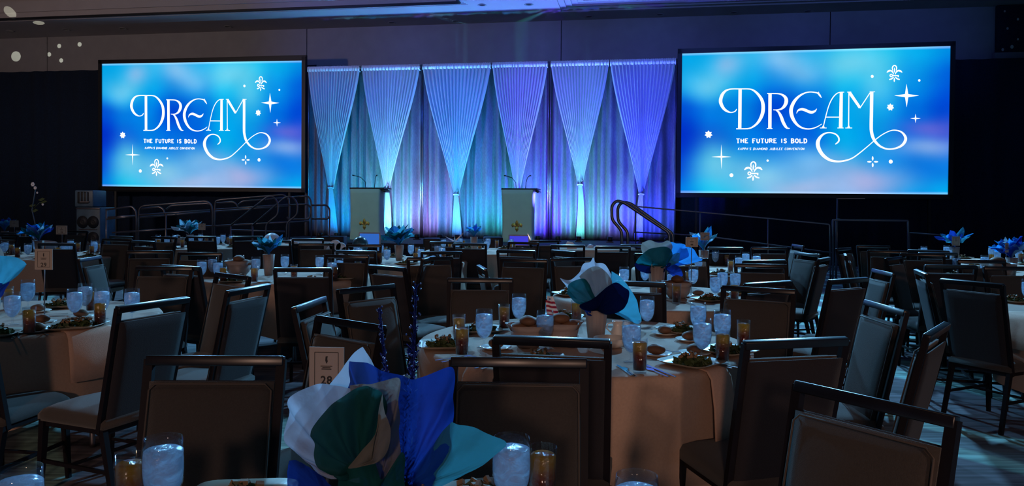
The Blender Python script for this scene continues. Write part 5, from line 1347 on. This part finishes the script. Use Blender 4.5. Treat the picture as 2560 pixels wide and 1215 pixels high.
sheet(r, [(1418, 735), (1422, 712), (1440, 700), (1462, 696), (1480, 725), (1492, 760), (1470, 765), (1440, 757)], (1495, 768), TC['teal'], Y - .03, .03, .003, seed=24, folds_=3, n=70)
sheet(r, [(1490, 742), (1510, 722), (1536, 707), (1560, 716), (1574, 731), (1565, 765), (1545, 780), (1518, 786), (1500, 775), (1480, 773), (1460, 776), (1450, 762)], (1492, 776), TC['navy'], Y - .06, .035, .003, seed=25, folds_=4, n=80)
sheet(r, [(1452, 755), (1475, 760), (1492, 770), (1510, 790), (1480, 795), (1462, 778)], (1494, 790), TC['royal'], Y - .03, .02, .003, seed=26, folds_=4, n=50)
# --- table behind the flag
r = centre('T4', 'cream, aqua and royal blue tissue bouquet right of centre', (-.03, .05)); Y = r.location.y
vase(r, .24, .06)
sheet(r, [(1605, 606), (1625, 601), (1650, 607), (1672, 602), (1680, 620), (1665, 645), (1640, 655), (1612, 640), (1602, 622)], (1655, 668), TC['cream'], Y, .03, .003, seed=31, folds_=4, n=70)
sheet(r, [(1588, 655), (1600, 640), (1625, 622), (1668, 618), (1680, 640), (1660, 665), (1630, 664), (1600, 662)], (1655, 672), TC['teal'], Y - .04, .03, .003, seed=32, folds_=4, n=70)
sheet(r, [(1586, 660), (1600, 655), (1650, 660), (1660, 680), (1620, 683), (1595, 675)], (1655, 678), TC['navy'], Y - .02, .03, .003, seed=33, folds_=4, n=60)
sheet(r, [(1660, 612), (1676, 605), (1690, 608), (1712, 612), (1722, 640), (1700, 648), (1680, 640)], (1665, 665), TC['sky'], Y + .03, .02, .003, seed=34, folds_=4, n=60)
sheet(r, [(1672, 640), (1698, 632), (1696, 655), (1688, 656), (1678, 645)], (1665, 668), TC['aqua'], Y - .03, .02, .002, seed=35, folds_=3, n=50)
sheet(r, [(1668, 655), (1690, 662), (1702, 675), (1706, 690), (1680, 688), (1668, 676)], (1662, 672), TC['royal'], Y - .03, .03, .003, seed=36, folds_=4, n=60)
sheet(r, [(1700, 615), (1730, 620), (1745, 640), (1756, 650), (1738, 656), (1715, 660), (1690, 645)], (1675, 668), TC['sky'], Y + .05, .02, .003, seed=37, folds_=4, n=60)
MB().tube([(-.05, -.06, .02), (-.05, -.06, .3)], .004, 6).build('thin_rod', MT['card'], r)
# --- number 29 table
r = centre('T3', 'blue green tissue bouquet cut off by the left edge', (-.12, -.0)); Y = r.location.y
vase(r, .2, .06); 
sheet(r, [(70, 660), (60, 650), (20, 640), (-30, 645), (-70, 680), (-60, 715), (0, 712), (30, 700), (52, 680)], (-10, 745), TC['aqua'], Y, .04, .003, seed=41, folds_=4, n=70)
sheet(r, [(14, 640), (5, 625), (-20, 608), (-70, 630), (-60, 690), (-10, 700), (12, 670)], (-12, 745), TC['cream'], Y + .05, .03, .003, seed=42, folds_=4, n=60)
sheet(r, [(30, 702), (0, 708), (-70, 700), (-80, 740), (-30, 760), (0, 745), (18, 720)], (-14, 752), TC['royal'], Y - .02, .04, .003, seed=43, folds_=5, n=60)

# --- other bouquets from squares of paper gathered at the neck
def bouquet(tk, lab, cols, size, seed, off=(0, 0), neck=.2, wide=1.0):
    r = centre(tk, lab, off); vase(r, neck, .05); rnd = random.Random(seed)
    for q, cname in enumerate(cols):
        a0 = rnd.uniform(0, 2 * PI) if q else 0; n = 56; rings = 9; vs = [Vector((0, 0, neck - .03))]; fs = []
        tilt = rnd.uniform(.15, .5) * (1 if q else .1); ta = 2 * PI * q / len(cols) + rnd.uniform(-.4, .4); ph = rnd.uniform(0, 6)
        nf = rnd.choice((4, 5, 6))
        for j in range(1, rings + 1):
            t = j / rings
            for i in range(n):
                a = 2 * PI * i / n; sqr = 1 / max(abs(math.cos(a)), abs(math.sin(a))); e = size * (.72 + .28 * (sqr - 1) / .414) * (1 + .1 * math.sin(3 * a + ph))
                hr = e * (.2 * t + .42 * t * t) * wide * (1 + .13 * t * math.sin(nf * a + ph)); z = e * (1.25 * t - .38 * t * t) * (1 + .12 * t * math.sin((nf + 1) * a + ph))
                v = Vector((hr * math.cos(a + a0), hr * math.sin(a + a0), z))
                v += Vector((math.cos(9 * a), math.sin(11 * a), math.sin(13 * a + t * 9))) * .006 * t
                v = Matrix.Rotation(tilt, 3, Vector((-math.sin(ta), math.cos(ta), 0))) @ v
                vs.append(v + Vector((0, 0, neck - .02)))
        for i in range(n): fs.append((0, 1 + i, 1 + (i + 1) % n))
        for j in range(rings - 1):
            for i in range(n): a = 1 + j * n + i; b_ = 1 + j * n + (i + 1) % n; fs.append((a, a + n, b_ + n, b_))
        mb = MB(); mb.add(vs, fs, True); mb.build('tissue_sheet', TC[cname], r)
    return r
def offpx(tk, px): Z = TP[tk][1]; x = (CAM + ray(px, 600) * (Z / ray(px, 600).y)).x; return (x - TP[tk][0], 0)
r = bouquet('T5', 'feathery teal tissue bouquet left of centre', ['teal', 'aqua', 'pale', 'teal', 'sky'], .2, 51, offpx('T5', 672), .21, 1.1)
r = bouquet('T8', 'wide teal tissue bouquet before the left podium', ['teal', 'aqua', 'teal', 'sky'], .26, 63, offpx('T8', 998), .2, 1.25)
bouquet('T9', 'small blue tissue bouquet before the middle podium', ['sky', 'royal', 'aqua'], .22, 53, offpx('T9', 1185), .22)
bouquet('T10', 'spiky pale aqua tissue bouquet before the ramp handrail', ['pale', 'aqua', 'white', 'teal'], .27, 54, offpx('T10', 475), .2, 1.1)
bouquet('T11', 'round violet blue tissue bouquet on the left table', ['pale', 'royal', 'sky', 'teal'], .27, 55, offpx('T11', 98), .2)
bouquet('T12', 'aqua tissue bouquet at the far left edge', ['aqua', 'royal', 'sky'], .27, 56, offpx('T12', 12), .2)
bouquet('T6', 'pale blue tissue bouquet before the long handrail', ['pale', 'sky', 'aqua'], .26, 57, offpx('T6', 1760), .22)
bouquet('T13', 'bright blue tissue bouquet on the far right table', ['sky', 'royal', 'aqua'], .24, 58, offpx('T13', 2388), .2, 1.2)
bouquet('T14', 'big bright blue tissue bouquet at the right edge', ['sky', 'royal', 'sky', 'royal', 'pale'], .25, 59, offpx('T14', 2530), .2)

# --- props on the far tables
def propz(c): return TZ if min(math.hypot(c.x - t[0], c.y - t[1]) for t in TP.values()) < .82 else .001
def blob(name, px, py, Z, rs, m, lab, cat, gr):
    c = atY(px, py, Z); zb = propz(c); o = empty(name, (c.x, c.y, zb)); tag(o, lab, cat, gr)
    return o, c.z - zb
def cloud(px, py, Z, wpx, lab, m):
    o, zc = blob('cloud_prop', px, py, Z, 0, m, lab, 'decoration', 'white cloud props on the far tables'); s = wpx * Z / FPX
    lobes = [(-.32, -.1, .2), (-.12, .1, .26), (.14, .02, .22), (.34, -.12, .17)]
    outl = []
    # a lobed board standing on a foot
    mb = MB()
    for (x, z, r_) in lobes:
        n = 24; c0 = len(mb.v); vs = []
        for yy in (-.02, .02):
            vs += [(x * s + r_ * s * math.cos(2 * PI * k / n), yy, zc + z * s + r_ * s * math.sin(2 * PI * k / n)) for k in range(n)]
        mb.add(vs, [tuple(range(n)), tuple(range(2 * n - 1, n - 1, -1))] + [(k, n + k, n + (k + 1) % n, (k + 1) % n) for k in range(n)])
    mb.box((0, 0, zc - .2 * s), (.7 * s, .04, .2 * s)); mb.build('cloud_board', m, o)
    MB().tube([(0, 0, 0), (0, 0, zc - .2 * s)], .008, 6).build('stick', MT['white'], o); MB().box((0, 0, .008), (.14, .09, .016)).build('foot', MT['white'], o)
cloud(732, 617, 14.0, 52, 'lavender cloud-shaped prop left of the stage stairs', MT['balloon'])
cloud(845, 620, 12.0, 56, 'pale cloud-shaped prop below the left podium', MT['balloon'])
def ball_prop(px, py, Z, r_, m, lab):
    o, zc = blob('round_balloon', px, py, Z, 0, m, lab, 'balloon', 'round balloons on the far tables')
    mb = MB(); mb.ball((0, 0, zc), r_, 24, (1, 1, 1.05)); mb.build('balloon_body', m, o)
    MB().tube([(0, 0, 0), (0, 0, zc - r_)], .006, 6).build('stick', MT['white'], o); MB().lathe([(0, 0), (.05, 0), (.05, .01), (0, .012)], 14).build('foot', MT['white'], o)
ball_prop(680, 605, 13.9, .16, MT['balloon'], 'white round balloon behind the feathery teal tissue')
ball_prop(901, 612, 11.0, .115, MT['teal_ball'], 'dark teal round balloon below the left podium')
ball_prop(1476, 619, 13.4, .06, MT['balloon'], 'small lavender round balloon before the violet drapes')
ball_prop(1492, 625, 13.2, .07, MT['balloon'], 'lavender balloon beside the smaller one before violet drapes')
# tall curved white wing board
o, zc = blob('wing_prop', 1428, 628, 13.0, 0, None, 'tall curved white wing-shaped prop before the violet drapes', 'decoration', None)
pts = [(1419, 603), (1432, 606), (1442, 618), (1440, 640), (1437, 650), (1425, 650), (1420, 630), (1414, 610)]
P3 = [atY(x, y, 13.0) - o.location for x, y in pts]; n = len(P3)
MB().add([p + Vector((0, -.015, 0)) for p in P3] + [p + Vector((0, .015, 0)) for p in P3], [tuple(range(n)), tuple(range(2 * n - 1, n - 1, -1))] + [(k, n + k, n + (k + 1) % n, (k + 1) % n) for k in range(n)]).build('wing_board', MT['balloon'], o)
MB().tube([(0, 0, 0), (0, 0, .08)], .008, 6).build('stick', MT['white'], o)
# metallic starbursts
MT['star_metal'] = mat('bright_star_metal', (.8, .85, .95), .2, metal=.9)
for (px, py, Z, tips, lab) in ((1137, 604, 12.5, [(1111, 590), (1137, 590), (1161, 580), (1120, 606), (1155, 604)], 'silver pointed starburst below the stage centre'), (1328, 602, 12.5, [(1318, 582), (1327, 588), (1350, 600), (1346, 606)], 'silver pointed starburst below the middle podium')):
    c = atY(px, py, Z); zb = propz(c); o = empty('silver_starburst', (c.x, c.y, zb)); tag(o, lab, 'decoration', 'silver starbursts on the far tables')
    cz = Vector((0, 0, c.z - zb))
    for q, (tx, ty) in enumerate(tips):
        t = atY(tx, ty, Z - .05 * (q % 2)) - c + cz; d = (t - cz).normalized(); u = d.orthogonal().normalized() * .02; v = d.cross(u)
        mb = MB(); mb.add([cz + u, cz + v, cz - u, cz - v, t], [(0, 1, 4), (1, 2, 4), (2, 3, 4), (3, 0, 4), (3, 2, 1, 0)]); mb.build('spike', MT['star_metal'], o)
    MB().tube([(0, 0, 0), cz], .008, 6).build('stick', MT['rail'], o); MB().lathe([(0, 0), (.05, 0), (.05, .01), (0, .012)], 14).build('foot', MT['rail'], o)

# ------------------------------------------------------------------ mirror-ball light dots thrown on the wall and ceiling at left
DOT = tuple(W(-13.5, 6.5, 5.9))
dots = [(30, 44, 'c', .15), (97, 57, 'c', .17), (40, 141, 'w', .17), (148, 115, 'w', .07), (199, 111, 'w', .075), (123, 136, 'w', .07), (153, 151, 'w', .07)]
for px, py, k, r_ in dots:
    tgt = at(px, py, ZC) if k == 'c' else onwall(px, py, WD)
    dist = (Vector(tgt) - Vector(DOT)).length
    if k == 'c': r_ *= .9
    src = tuple(W(-9.5, 5.0, 2.6)) if k == 'c' else DOT
    dist = (Vector(tgt) - Vector(src)).length
    o = spot('mirror_ball_beam', src, tgt, 2600, (.9, .95, .72), math.degrees(2 * math.atan(r_ / dist)), .15, .002)

flush_labels()
bpy.context.view_layer.update()
